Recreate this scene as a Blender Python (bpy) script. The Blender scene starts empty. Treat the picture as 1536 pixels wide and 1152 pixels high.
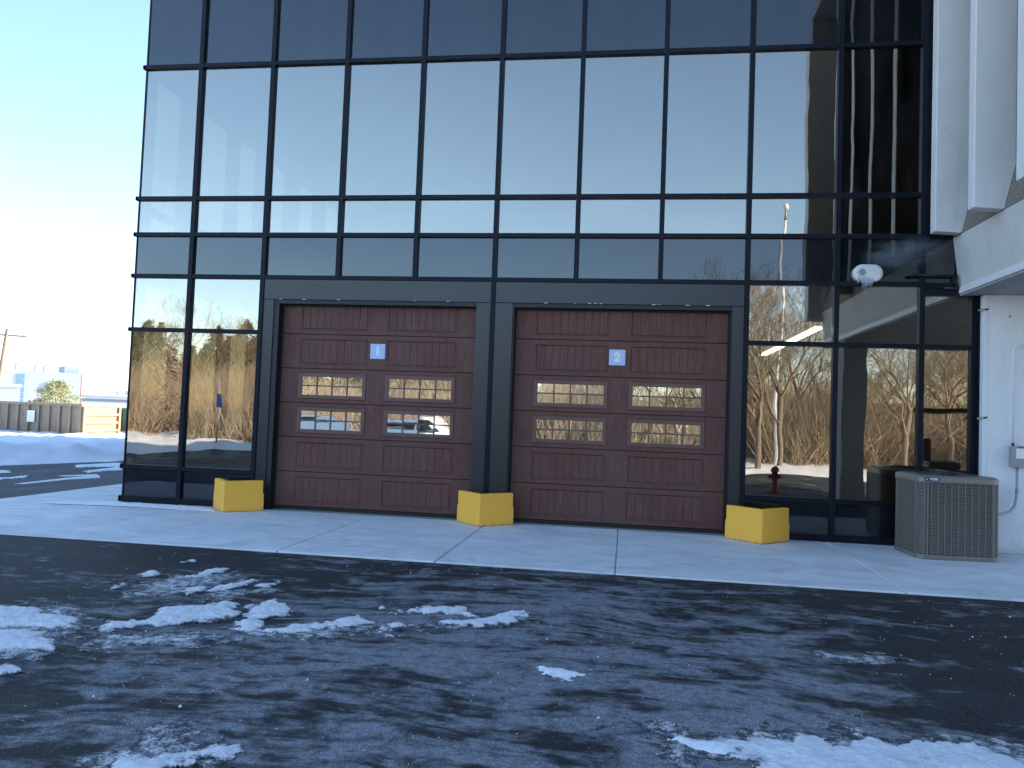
import bpy, bmesh, math, random
import numpy as np
from mathutils import Vector, Matrix

# ------------------------------------------------------------------ camera, world, sun, exposure
SC = bpy.context.scene
COL = SC.collection
cam_d = bpy.data.cameras.new('camera'); cam_o = bpy.data.objects.new('camera', cam_d); COL.objects.link(cam_o)
CAM = Vector((6.9006, -11.4102, 1.5605)); YAW, PITCH, ROLL = -.1475, .0422, .0372
fw = Vector((math.sin(YAW)*math.cos(PITCH), math.cos(YAW)*math.cos(PITCH), math.sin(PITCH)))
rt0 = Vector((math.cos(YAW), -math.sin(YAW), 0)); up0 = rt0.cross(fw)
rt = rt0*math.cos(ROLL)+up0*math.sin(ROLL); up = -rt0*math.sin(ROLL)+up0*math.cos(ROLL)
M3 = Matrix((rt, up, -fw)).transposed()
cam_o.matrix_world = Matrix.Translation(CAM) @ M3.to_4x4()
cam_d.sensor_width = 36; cam_d.lens = 36*1168.8/1536
cam_d.clip_start = .05; cam_d.clip_end = 3000
SC.camera = cam_o

SUN_AZ, SUN_EL = math.radians(53), math.radians(24)
w = bpy.data.worlds.new("World"); SC.world = w; w.use_nodes = True
nt = w.node_tree; bg = nt.nodes['Background']
sky = nt.nodes.new('ShaderNodeTexSky'); sky.sky_type = 'NISHITA'; sky.sun_disc = False
sky.sun_elevation = SUN_EL; sky.sun_rotation = SUN_AZ
sky.air_density = 1.0; sky.dust_density = .1; sky.ozone_density = 2.8
hs = nt.nodes.new('ShaderNodeHueSaturation'); hs.inputs['Saturation'].default_value = .98
nt.links.new(sky.outputs[0], hs.inputs['Color']); nt.links.new(hs.outputs[0], bg.inputs['Color']); bg.inputs['Strength'].default_value = .15
sd = bpy.data.lights.new('sun', 'SUN'); sd.energy = 4.6; sd.angle = math.radians(.5); sd.color = (1, .91, .80)
so = bpy.data.objects.new('sun', sd); COL.objects.link(so)
sdir = Vector((math.sin(SUN_AZ)*math.cos(SUN_EL), math.cos(SUN_AZ)*math.cos(SUN_EL), math.sin(SUN_EL)))
so.rotation_euler = sdir.to_track_quat('Z', 'Y').to_euler()
so.location = (40, 30, 40)
SC.view_settings.view_transform = 'Standard'; SC.view_settings.look = 'None'
SC.view_settings.gamma = 1; SC.view_settings.use_curve_mapping = False
SC.view_settings.exposure = 1.75
SC.render.engine = 'CYCLES'
SC.cycles.use_denoising = True
SC.cycles.max_bounces = 8; SC.cycles.transparent_max_bounces = 16; SC.cycles.glossy_bounces = 5
SC.cycles.volume_step_rate = 2.0
SC.cycles.caustics_reflective = False; SC.cycles.caustics_refractive = False

random.seed(7); rng = np.random.default_rng(7)

# ------------------------------------------------------------------ helpers
class MB:
    def __init__(s): s.v = []; s.f = []
    def add(s, vs, fs):
        n = len(s.v); s.v += [tuple(v) for v in vs]; s.f += [tuple(i+n for i in f) for f in fs]; return s
    def box(s, x0, x1, y0, y1, z0, z1):
        return s.add([(x0,y0,z0),(x1,y0,z0),(x1,y1,z0),(x0,y1,z0),(x0,y0,z1),(x1,y0,z1),(x1,y1,z1),(x0,y1,z1)],
                     [(0,3,2,1),(4,5,6,7),(0,1,5,4),(1,2,6,5),(2,3,7,6),(3,0,4,7)])
    def prism(s, poly, z0, z1):      # poly counter-clockwise in xy
        n = len(poly)
        return s.add([(x,y,z0) for x,y in poly]+[(x,y,z1) for x,y in poly],
                     [tuple(range(n-1,-1,-1)), tuple(range(n,2*n))]+[(i,(i+1)%n,n+(i+1)%n,n+i) for i in range(n)])
    def extr(s, poly, axis, a0, a1): # polygon in the other two axes, extruded along axis ('x' or 'y')
        n = len(poly)
        P = (lambda p, a: (a,p[0],p[1])) if axis == 'x' else (lambda p, a: (p[0],a,p[1]))
        return s.add([P(p,a0) for p in poly]+[P(p,a1) for p in poly],
                     [tuple(range(n-1,-1,-1)), tuple(range(n,2*n))]+[(i,(i+1)%n,n+(i+1)%n,n+i) for i in range(n)])
    def tube(s, pts, r, n=8, cap=True):
        pts = [Vector(p) for p in pts]
        rs = r if isinstance(r, (list, tuple)) else [r]*len(pts)
        base = len(s.v); a = None
        for i, p in enumerate(pts):
            d = (pts[min(i+1,len(pts)-1)]-pts[max(i-1,0)]).normalized()
            if a is None:
                a = d.orthogonal().normalized()
            else:
                a = (a - d*a.dot(d)).normalized()
            b = d.cross(a)
            for k in range(n):
                t = 2*math.pi*k/n
                s.v.append(tuple(p+(a*math.cos(t)+b*math.sin(t))*rs[i]))
        for i in range(len(pts)-1):
            for k in range(n):
                s.f.append((base+i*n+k, base+i*n+(k+1)%n, base+(i+1)*n+(k+1)%n, base+(i+1)*n+k))
        if cap:
            s.f.append(tuple(base+k for k in range(n-1,-1,-1)))
            s.f.append(tuple(base+(len(pts)-1)*n+k for k in range(n)))
        return s
    def mesh(s, name):
        m = bpy.data.meshes.new(name); m.from_pydata(s.v, [], s.f); m.update(); return m
    def build(s, name, mat, parent=None, smooth=False, bevel=0, loc=None):
        m = s.mesh(name)
        if mat: m.materials.append(mat)
        if smooth: m.shade_smooth()
        o = link(name, m, parent)
        if loc: o.location = loc
        if bevel:
            b = o.modifiers.new('bevel', 'BEVEL'); b.width = bevel; b.segments = 2; b.limit_method = 'ANGLE'; b.angle_limit = math.radians(40)
        return o
def link(name, data, parent=None):
    o = bpy.data.objects.new(name, data); COL.objects.link(o)
    if parent: o.parent = parent
    return o
def tag(o, label=None, cat=None, group=None, kind=None):
    if label: o['label'] = label
    if cat: o['category'] = cat
    if group: o['group'] = group
    if kind: o['kind'] = kind
    return o
def thing(name, label, cat, loc=(0,0,0), rz=0, group=None):
    o = bpy.data.objects.new(name, None); COL.objects.link(o)
    o.location = loc; o.rotation_euler = (0,0,rz); o.empty_display_size = .2
    return tag(o, label, cat, group)
def copy_tree(o, parent=None):
    c = o.copy(); COL.objects.link(c)
    if parent: c.parent = parent
    for ch in list(o.children): copy_tree(ch, c)
    return c
def fastmesh(name, V, F, mat, smooth=False):   # V (n,3), F (m,k) arrays
    m = bpy.data.meshes.new(name)
    k = F.shape[1]
    m.vertices.add(len(V)); m.vertices.foreach_set('co', np.asarray(V, np.float32).ravel())
    m.loops.add(F.size); m.loops.foreach_set('vertex_index', F.astype(np.int32).ravel())
    m.polygons.add(len(F)); m.polygons.foreach_set('loop_start', np.arange(0, F.size, k, dtype=np.int32))
    if smooth: m.polygons.foreach_set('use_smooth', np.ones(len(F), bool))
    m.update(calc_edges=True); m.validate()
    if mat: m.materials.append(mat)
    return m
def text_mesh(name, s, size, mat, parent, depth=.002, bold=0, space=1):
    c = bpy.data.curves.new('txt', 'FONT'); c.body = s; c.size = size; c.extrude = depth; c.offset = bold
    c.align_x = 'CENTER'; c.align_y = 'CENTER'; c.space_character = space
    t = bpy.data.objects.new('txt', c); COL.objects.link(t)
    dg = bpy.context.evaluated_depsgraph_get()
    m = bpy.data.meshes.new_from_object(t.evaluated_get(dg)); m.name = name
    bpy.data.objects.remove(t); bpy.data.curves.remove(c)
    m.materials.clear(); m.materials.append(mat)
    o = link(name, m, parent); o.rotation_euler = (math.pi/2, 0, 0)
    return o
# numpy noise
_perm = np.random.default_rng(3).random((256,256))
def vnoise(x, y):
    xi = np.floor(x).astype(int); yi = np.floor(y).astype(int); fx = x-xi; fy = y-yi
    fx = fx*fx*(3-2*fx); fy = fy*fy*(3-2*fy)
    g = lambda a, b: _perm[a & 255, b & 255]
    return (g(xi,yi)*(1-fx)+g(xi+1,yi)*fx)*(1-fy)+(g(xi,yi+1)*(1-fx)+g(xi+1,yi+1)*fx)*fy
def fbm(x, y, o=4, g=.5):
    s = 0; a = 1; t = 0
    for i in range(o):
        s = s+a*vnoise(x*2**i+17.3*i, y*2**i+9.1*i); t += a; a *= g
    return s/t
def sstep(a, b, x):
    t = np.clip((x-a)/(b-a), 0, 1); return t*t*(3-2*t)

# ------------------------------------------------------------------ materials
class NT:
    def __init__(s, name):
        s.m = bpy.data.materials.new(name); s.m.use_nodes = True; s.t = s.m.node_tree
        s.t.nodes.clear(); s.out = s.t.nodes.new('ShaderNodeOutputMaterial')
    def n(s, t, **kw):
        o = s.t.nodes.new('ShaderNode'+t)
        for k, v in kw.items():
            if k.startswith('i_'): o.inputs[k[2:].replace('_',' ')].default_value = v
            else: setattr(o, k, v)
        return o
    def l(s, a, b): s.t.links.new(a, b)
    def coord(s, kind='Object', scale=(1,1,1), rot=(0,0,0)):
        c = s.n('TexCoord'); mp = s.n('Mapping'); s.l(c.outputs[kind], mp.inputs[0])
        mp.inputs['Scale'].default_value = scale; mp.inputs['Rotation'].default_value = rot
        return mp.outputs[0]
    def world(s, scale=(1,1,1), rot=(0,0,0)):
        c = s.n('NewGeometry'); mp = s.n('Mapping'); s.l(c.outputs['Position'], mp.inputs[0])
        mp.inputs['Scale'].default_value = scale; mp.inputs['Rotation'].default_value = rot
        return mp.outputs[0]
    def noise(s, vec, scale, detail=4, rough=.55, dist=0):
        o = s.n('TexNoise'); s.l(vec, o.inputs['Vector'])
        o.inputs['Scale'].default_value = scale; o.inputs['Detail'].default_value = detail
        o.inputs['Roughness'].default_value = rough; o.inputs['Distortion'].default_value = dist
        return o.outputs['Fac']
    def ramp(s, fac, stops):
        o = s.n('ValToRGB'); s.l(fac, o.inputs[0]); e = o.color_ramp.elements
        while len(e) < len(stops): e.new(.5)
        for el, (p, c) in zip(e, stops):
            el.position = p; el.color = c if len(c) == 4 else (*c, 1)
        return o.outputs[0]
    def mix(s, fac, a, b, mode='MIX'):
        o = s.n('Mix', data_type='RGBA', blend_type=mode)
        for sock, v in ((o.inputs[0], fac), (o.inputs[6], a), (o.inputs[7], b)):
            if hasattr(v, 'node'): s.l(v, sock)
            elif isinstance(v, (int, float)): sock.default_value = v
            else: sock.default_value = (*v, 1) if len(v) == 3 else v
        return o.outputs[2]
    def math(s, op, a, b=0, clamp=False):
        o = s.n('Math', operation=op, use_clamp=clamp)
        for sock, v in ((o.inputs[0], a), (o.inputs[1], b)):
            if hasattr(v, 'node'): s.l(v, sock)
            else: sock.default_value = v
        return o.outputs[0]
    def smooth(s, x, a, b):
        o = s.n('MapRange', interpolation_type='SMOOTHSTEP'); s.l(x, o.inputs[0])
        o.inputs[1].default_value = a; o.inputs[2].default_value = b
        return o.outputs[0]
    def bump(s, h, strength=.3, dist=.01, normal=None):
        o = s.n('Bump'); s.l(h, o.inputs['Height']); o.inputs['Strength'].default_value = strength; o.inputs['Distance'].default_value = dist
        if normal: s.l(normal, o.inputs['Normal'])
        return o.outputs[0]
    def bsdf(s, color, rough=.5, metal=0, normal=None, spec=.5):
        b = s.n('BsdfPrincipled')
        for sock, v in ((b.inputs['Base Color'], color), (b.inputs['Roughness'], rough), (b.inputs['Metallic'], metal), (b.inputs['Specular IOR Level'], spec)):
            if hasattr(v, 'node'): s.l(v, sock)
            elif isinstance(v, (int, float)): sock.default_value = v
            else: sock.default_value = (*v, 1)
        if normal: s.l(normal, b.inputs['Normal'])
        s.l(b.outputs[0], s.out.inputs[0]); return b

def mat_plain(name, c, rough=.5, metal=0, var=.15, scale=6, bump=.0, bscale=60, spec=.5):
    t = NT(name); v = t.coord('Object')
    n = t.noise(v, scale, 5)
    col = t.mix(n, tuple(x*(1-var) for x in c), tuple(min(1,x*(1+var)) for x in c))
    nm = t.bump(t.noise(v, bscale, 3), bump, .004) if bump else None
    t.bsdf(col, rough, metal, nm, spec); return t.m

def mat_glass(name, refl, tint, trans, edge=.3):
    t = NT(name)
    oi = t.n('ObjectInfo'); g = t.n('NewGeometry')
    off = t.n('VectorMath', operation='SCALE'); t.l(oi.outputs['Random'], off.inputs['Scale']); off.inputs[0].default_value = (31, 17, 47)
    add = t.n('VectorMath', operation='ADD'); t.l(g.outputs['Position'], add.inputs[0]); t.l(off.outputs[0], add.inputs[1])
    n1 = t.noise(add.outputs[0], 1.0, 0, .5)
    n2 = t.noise(add.outputs[0], 3.4, 0, .5)
    h = t.math('ADD', t.math('MULTIPLY', n1, 1.0), t.math('MULTIPLY', n2, .16))
    nm = t.bump(h, 1.0, .0030)
    gl = t.n('BsdfGlossy'); gl.inputs['Roughness'].default_value = 0; gl.inputs['Color'].default_value = (*tint, 1); t.l(nm, gl.inputs['Normal'])
    # grime film towards pane
    if trans:
        tr = t.n('BsdfTransparent'); tr.inputs['Color'].default_value = (*trans, 1)
    else:
        tr = t.n('BsdfDiffuse'); tr.inputs['Color'].default_value = (.006, .0075, .010, 1)
    lw = t.n('LayerWeight'); lw.inputs['Blend'].default_value = .25
    fac = t.math('ADD', t.math('MULTIPLY', lw.outputs['Fresnel'], edge), refl, True)
    mx = t.n('MixShader'); t.l(fac, mx.inputs[0]); t.l(tr.outputs[0], mx.inputs[1]); t.l(gl.outputs[0], mx.inputs[2])
    # thin dust film
    df = t.n('BsdfDiffuse'); df.inputs['Color'].default_value = (.45, .43, .4, 1)
    dn = t.ramp(t.noise(t.world((1,1,.35)), 2.2, 6, .65), [(.42, (0,0,0)), (.8, (.035,.035,.035))])
    mx2 = t.n('MixShader'); t.l(dn, mx2.inputs[0]); t.l(mx.outputs[0], mx2.inputs[1]); t.l(df.outputs[0], mx2.inputs[2])
    t.l(mx2.outputs[0], t.out.inputs[0]); return t.m

G_VIS = mat_glass('vision_glass', .255, (1,.94,.84), (.66,.62,.54))
G_SPA = mat_glass('spandrel_glass', .08, (.96,.97,.97), None, .22)
G_DOOR = mat_glass('door_glass', .60, (.95,.94,.88), (.2,.19,.17))
G_CAR = mat_glass('car_glass', .2, (1,1,1), (.15,.16,.17))

def mat_mullion():
    t = NT('dark_anodised_aluminium'); v = t.world((1,1,1))
    n = t.noise(v, 3, 6, .7); d = t.noise(t.world((6,6,1)), 9, 5, .7)
    col = t.mix(t.ramp(n, [(.35,(0,0,0)),(.75,(1,1,1))]), (.006,.008,.014), (.012,.015,.024))
    col = t.mix(t.ramp(d, [(.62,(0,0,0)),(.8,(.35,.35,.35))]), col, (.10,.105,.11))
    t.bsdf(col, t.ramp(n, [(0,(.3,)*3),(1,(.55,)*3)]), 0, None, .14); return t.m
M_MUL = mat_mullion()
M_CLAD = mat_plain('grey_metal_cladding', (.032,.033,.036), .28, .25, .10, 1.4, .03, 30)
M_BLACK = mat_plain('black_metal', (.008,.008,.009), .5, 0, .2, 5)
M_SEAL = mat_plain('black_rubber_seal', (.01,.01,.011), .7, 0, .2)
M_WHITE = mat_plain('white_vinyl', (.8,.8,.78), .4, 0, .04)
M_SEALANT = mat_plain('white_sealant', (.75,.75,.73), .6, 0, .1)

def mat_wood():
    t = NT('walnut_woodgrain_steel')
    oi = t.n('ObjectInfo'); off = t.n('VectorMath', operation='SCALE'); t.l(oi.outputs['Random'], off.inputs['Scale']); off.inputs[0].default_value = (13, 5, 7)
    def shifted(sc):
        c = t.n('NewGeometry'); a = t.n('VectorMath', operation='ADD'); t.l(c.outputs['Position'], a.inputs[0]); t.l(off.outputs[0], a.inputs[1])
        mp = t.n('Mapping'); t.l(a.outputs[0], mp.inputs[0]); mp.inputs['Scale'].default_value = sc; return mp.outputs[0]
    fine = t.noise(shifted((1,1,.035)), 120, 5, .65, .3)
    broad = t.noise(shifted((1,1,.18)), 9, 4, .6, .6)
    col = t.ramp(fine, [(.30,(.072,.030,.022)),(.5,(.150,.064,.048)),(.72,(.215,.100,.076))])
    col = t.mix(t.ramp(broad, [(.35,(0,0,0)),(.70,(.55,.55,.55))]), col, (.095,.044,.036))
    bl = t.noise(t.world(), 1.3, 4)
    col = t.mix(t.ramp(bl, [(.4,(0,0,0)),(.75,(.22,.22,.22))]), col, (.16,.12,.115))
    t.bsdf(col, t.ramp(fine, [(.2,(.62,)*3),(.8,(.5,)*3)]), 0, t.bump(fine, .18, .002), .22); return t.m
M_WOOD = mat_wood()
M_WOODFR = mat_plain('brown_window_trim', (.135,.066,.048), .45, 0, .15, 12)
M_BLUE = mat_plain('blue_sign_film', (.45,.53,.76), .4, 0, .06)
M_YEL = None
def mat_yellow():
    t = NT('yellow_painted_concrete'); v = t.coord('Object')
    n = t.noise(v, 3.2, 6, .6); f = t.noise(v, 45, 4)
    col = t.mix(n, (.97,.46,.050), (.98,.52,.065))
    sc = t.noise(v, 9, 6, .75)
    col = t.mix(t.ramp(sc, [(.60,(0,0,0)),(.70,(.55,.55,.55))]), col, (.62,.40,.10))
    st = t.n('SeparateXYZ'); g = t.n('NewGeometry'); t.l(g.outputs['Position'], st.inputs[0])
    low = t.math('MULTIPLY', t.math('SUBTRACT', 1, t.smooth(st.outputs[2], 0, .09)), t.ramp(t.noise(v, 14, 5, .7), [(.4,(0,0,0)),(.7,(.7,.7,.7))]))
    col = t.mix(low, col, (.35,.27,.13))
    t.bsdf(col, .55, 0, t.bump(t.math('ADD', f, t.math('MULTIPLY', n, 2)), .12, .006), .4); return t.m
M_YEL = mat_yellow()

def mat_concrete(name, a, b, rough=.85, scale=1, bump=.25, stain=None, fine=70, streak=0):
    t = NT(name); v = t.world()
    big = t.noise(v, .8*scale, 6, .6, .4); mid = t.noise(v, 5*scale, 6, .65); f = t.noise(v, fine, 4, .7)
    col = t.mix(t.ramp(big, [(.3,(0,0,0)),(.7,(1,1,1))]), a, b)
    col = t.mix(t.math('MULTIPLY', mid, .35), col, tuple(x*.72 for x in a))
    col = t.mix(t.ramp(f, [(.3,(.25,.25,.25)),(.55,(0,0,0))]), col, tuple(x*.55 for x in a))
    if streak:
        sv = t.noise(t.world((1.2,1.2,.12)), 6, 5, .7)
        col = t.mix(t.ramp(sv, [(.5,(0,0,0)),(.85,(streak,streak,streak))]), col, tuple(x*.45 for x in a))
    if stain: col = stain(t, col)
    t.bsdf(col, rough, 0, t.bump(f, bump, .004), .3); return t.m

def apron_stain(t, col):
    # frost and salt wash in long brushed streaks, plus damp blotches
    s = t.noise(t.world((.75,1.15,1), (0,0,.4)), 1.5, 8, .66, 1.2)
    fm = t.ramp(s, [(.36,(.05,.05,.05)),(.62,(.75,.75,.75))])
    col = t.mix(fm, col, (.80,.80,.80))
    d = t.noise(t.world((1,1.3,1)), 1.1, 6, .7, .8)
    col = t.mix(t.ramp(d, [(.56,(0,0,0)),(.76,(.5,.5,.5))]), col, (.30,.30,.29))
    return col
M_APRON = mat_concrete('apron_concrete', (.58,.58,.57), (.66,.66,.65), .75, 1, .15, apron_stain, 110)
M_PRECAST = mat_concrete('white_precast_concrete', (.72,.70,.675), (.80,.78,.755), .85, 1.2, .45, None, 55, .30)
M_BEAM = mat_concrete('weathered_beam_concrete', (.60,.585,.555), (.70,.685,.65), .85, 1.0, .3, None, 60, .32)
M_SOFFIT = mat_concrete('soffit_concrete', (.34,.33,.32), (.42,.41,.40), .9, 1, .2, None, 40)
def wall_splash(t, col):
    sx = t.n('SeparateXYZ'); t.l(t.world(), sx.inputs[0])
    z = t.math('ADD', sx.outputs[2], t.math('MULTIPLY', t.math('SUBTRACT', t.noise(t.world(), 5, 5, .7), .5), .5))
    return t.mix(t.math('MULTIPLY', t.math('SUBTRACT', 1, t.smooth(z, .0, .22)), .45), col, (.38,.36,.33))
M_WALL = mat_concrete('white_painted_wall', (.80,.80,.80), (.85,.85,.85), .6, .6, .06, wall_splash, 30, .14)
M_TRIM = mat_plain('white_metal_fascia', (.74,.75,.76), .45, 0, .05, 4)
def mat_aggregate():
    t = NT('exposed_aggregate'); v = t.world()
    vo = t.n('TexVoronoi'); t.l(v, vo.inputs['Vector']); vo.inputs['Scale'].default_value = 55
    col = t.mix(t.math('MULTIPLY', vo.outputs['Distance'], 1.4, True), (.42,.38,.33), (.10,.085,.075))
    cn = t.n('SeparateColor'); t.l(vo.outputs['Color'], cn.inputs[0])
    col = t.mix(t.math('MULTIPLY', cn.outputs[0], .6), col, (.30,.22,.17))
    t.bsdf(col, .9, 0, t.bump(vo.outputs['Distance'], .9, .012), .3); return t.m
M_AGG = mat_aggregate()
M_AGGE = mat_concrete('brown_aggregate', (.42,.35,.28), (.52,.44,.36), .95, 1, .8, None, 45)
M_AGGD = mat_concrete('shade_darkened_aggregate', (.050,.038,.030), (.085,.066,.050), .95, 1, .6, None, 60)  # brown aggregate with the shade of the fin backs painted in

def mat_asphalt():
    t = NT('frosted_asphalt'); v = t.world()
    grain = t.noise(v, 150, 4, .75); grain2 = t.noise(v, 330, 2, .6)
    base = t.mix(t.smooth(grain, .42, .62), (.004,.0045,.0055), (.026,.027,.030))
    # brushed frost: warped streaks, strongest in the middle of the lot, thin at the right and far left
    warp = t.noise(t.world((.5,.5,1)), .55, 3, .5)
    wv = t.n('VectorMath', operation='ADD'); sc = t.n('VectorMath', operation='SCALE')
    cw = t.n('CombineXYZ'); t.l(warp, cw.inputs[0]); t.l(t.noise(t.world((.5,.5,1), (0,0,1)), .5, 3, .5), cw.inputs[1])
    t.l(cw.outputs[0], sc.inputs[0]); sc.inputs['Scale'].default_value = 1.5
    t.l(v, wv.inputs[0]); t.l(sc.outputs[0], wv.inputs[1])
    mp = t.n('Mapping'); t.l(wv.outputs[0], mp.inputs[0]); mp.inputs['Rotation'].default_value = (0,0,-1.02); mp.inputs['Scale'].default_value = (.42,1.5,1)
    st = t.noise(mp.outputs[0], 2.3, 9, .62, .5)
    st2 = t.noise(mp.outputs[0], 8.5, 7, .70, .3)
    big = t.noise(v, .42, 3, .5)
    sx = t.n('SeparateXYZ'); t.l(v, sx.inputs[0])
    left = t.smooth(sx.outputs[0], 2.2, 6.2)
    right = t.math('SUBTRACT', 1, t.smooth(sx.outputs[0], 7.2, 9.2))
    near = t.math('SUBTRACT', 1, t.smooth(sx.outputs[1], -5.2, -3.6))
    zone = t.math('MULTIPLY', t.math('MULTIPLY_ADD', left, .6, ), right)
    zl = t.math('ADD', t.math('MULTIPLY', left, .50), .42)
    zr = t.math('ADD', t.math('MULTIPLY', right, .56), .44)
    zn = t.math('ADD', t.math('MULTIPLY', near, .35), .65)
    zone = t.math('MULTIPLY', t.math('MULTIPLY', zl, zr), zn)
    m = t.math('ADD', t.math('MULTIPLY', st, .6), t.math('MULTIPLY', st2, .4))
    m = t.math('ADD', m, t.math('MULTIPLY', t.math('SUBTRACT', zone, .5), .22))
    m = t.math('ADD', m, t.math('MULTIPLY', t.math('SUBTRACT', big, .5), .25))
    m = t.math('ADD', m, t.math('MULTIPLY', t.math('SUBTRACT', t.noise(v, 4.2, 6, .65, .6), .5), .42))
    fm = t.smooth(m, .475, .645)
    gr = t.smooth(t.math('ADD', t.math('MULTIPLY', grain, .6), t.math('MULTIPLY', grain2, .4)), .43, .58)
    film = t.math('MULTIPLY', fm, t.math('ADD', t.math('MULTIPLY', gr, .9), .07), True)
    mot = t.smooth(t.noise(v, 26, 5, .7), .34, .60)
    film = t.math('MULTIPLY', film, t.math('ADD', t.math('MULTIPLY', mot, .45), .50))
    col = t.mix(film, base, (.50,.52,.56))
    # general salt haze
    hz = t.ramp(t.noise(v, 1.3, 5, .6), [(.40,(.0,)*3),(.80,(.05,)*3)])
    col = t.mix(hz, col, (.30,.32,.35))
    # salt grains
    vo = t.n('TexVoronoi'); t.l(v, vo.inputs['Vector']); vo.inputs['Scale'].default_value = 75
    sp = t.math('LESS_THAN', vo.outputs['Distance'], .16)
    cs = t.n('SeparateColor'); t.l(vo.outputs['Color'], cs.inputs[0])
    spm = t.math('MULTIPLY', sp, t.math('GREATER_THAN', t.math('ADD', cs.outputs[0], t.math('MULTIPLY', t.noise(v, 1.6, 4, .6), .7)), 1.16))
    col = t.mix(t.math('MULTIPLY', spm, .7), col, (.6,.62,.65))
    # wet dark spots
    wt = t.smooth(t.noise(mp.outputs[0], 2.4, 8, .68, .6), .58, .65)
    col = t.mix(t.math('MULTIPLY', wt, .85), col, (.008,.0085,.010))
    rough = t.math('SUBTRACT', .8, t.math('MULTIPLY', wt, .45))
    hgt = t.math('ADD', t.math('ADD', t.math('MULTIPLY', grain, .7), t.math('MULTIPLY', grain2, .3)), t.math('MULTIPLY', st2, 1.6))
    t.bsdf(col, rough, 0, t.bump(hgt, .55, .010), .35); return t.m
M_ASPH = mat_asphalt()
def mat_road():
    t = NT('road_asphalt'); v = t.world()
    f = t.noise(v, 120, 4, .7); b = t.noise(t.world((1.6,.35,1)), 1.1, 5, .6)
    col = t.mix(f, (.036,.037,.04), (.075,.077,.082))
    col = t.mix(t.ramp(b, [(.45,(0,0,0)),(.75,(.35,.35,.35))]), col, (.20,.205,.21))
    t.bsdf(col, .8, 0, t.bump(f, .4, .006), .3); return t.m
M_ROAD = mat_road()
def mat_snow(name, dirt=.0):
    t = NT(name); v = t.world()
    n = t.noise(v, 2.5, 6, .6); f = t.noise(v, 55, 4, .7); f2 = t.noise(v, 14, 5, .65)
    col = t.mix(n, (.80,.81,.83), (.88,.88,.88))
    if dirt:
        d = t.noise(v, 9, 6, .75)
        col = t.mix(t.ramp(d, [(.52,(0,0,0)),(.72,(dirt,)*3)]), col, (.22,.22,.23))
    b = t.bsdf(col, .75, 0, t.bump(t.math('ADD', f, t.math('MULTIPLY', f2, 2)), .6, .012), .3)
    return t.m
M_SNOW = mat_snow('clean_snow'); M_SNOWD = mat_snow('gritty_snow', .55)
def mat_hill():
    t = NT('brown_winter_hillside'); v = t.world()
    n = t.noise(v, .35, 6, .7); f = t.noise(t.world((1,1,.4)), 3, 6, .75)
    col = t.mix(f, (.09,.060,.032), (.25,.175,.095))
    col = t.mix(t.ramp(n, [(.55,(0,0,0)),(.65,(.8,.8,.8))]), col, (.13,.09,.05))
    t.bsdf(col, .95, 0, t.bump(f, 1, .3), .2); return t.m
def mat_patch():
    t = NT('thin_crusty_snow'); v = t.world()
    n = t.noise(v, 2.5, 6, .6); f = t.noise(v, 70, 4, .7); f2 = t.noise(v, 16, 5, .65)
    col = t.mix(n, (.74,.75,.77), (.86,.86,.86))
    d = t.noise(v, 7, 6, .75)
    col = t.mix(t.ramp(d, [(.50,(0,0,0)),(.72,(.5,.5,.5))]), col, (.33,.34,.36))
    sx = t.n('SeparateXYZ'); t.l(v, sx.inputs[0])
    th = t.math('ADD', sx.outputs[2], t.math('MULTIPLY', t.math('SUBTRACT', f, .5), .036))
    th = t.math('ADD', th, t.math('MULTIPLY', t.math('SUBTRACT', f2, .5), .040))
    k = t.smooth(th, -.020, -.004)
    col = t.mix(k, (.055,.058,.065), col)
    t.bsdf(col, .75, 0, t.bump(t.math('ADD', f, t.math('MULTIPLY', f2, 2.5)), .8, .014), .3); return t.m
M_PATCH = mat_patch()
M_HILL = mat_hill()
M_TWIG = mat_plain('dry_golden_brush', (.36,.29,.20), .9, 0, .45, 1.5)
M_BARK = mat_plain('grey_brown_bark', (.21,.165,.125), .9, 0, .35, 3, .5, 20)
M_PALEB = mat_plain('pale_branches', (.26,.195,.125), .9, 0, .3, 3)
M_CONIF = mat_plain('conifer_needles', (.040,.052,.026), .9, 0, .5, 1.2)
M_PINE = mat_plain('yellow_green_needles', (.40,.38,.19), .9, 0, .4, 1.2)

# ------------------------------------------------------------------ SETTING: ground, lot, road, apron, snow
def sheet(name, poly, z, mat):
    m = MB(); m.add([(x,y,z) for x,y in poly], [tuple(range(len(poly)))])
    return tag(m.build(name, mat), kind='structure')
sheet('snow_ground', [(-900,-900),(900,-900),(900,1500),(-900,1500)], -.045, M_SNOW)
sheet('asphalt_lot', [(-7.7,-15.2),(-3,-15.6),(4,-15.8),(9,-15.3),(16,-14.6),(28,-14.6),(28,-3.262),(-7.7,-3.262)], -.02, M_ASPH)
sheet('road', [(-9.5,-3.258),(-2.72,-3.258),(-2.72,40),(3,70),(-2,70),(-6.4,8.6),(-7.56,4.96)], -.024, M_ROAD)

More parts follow.
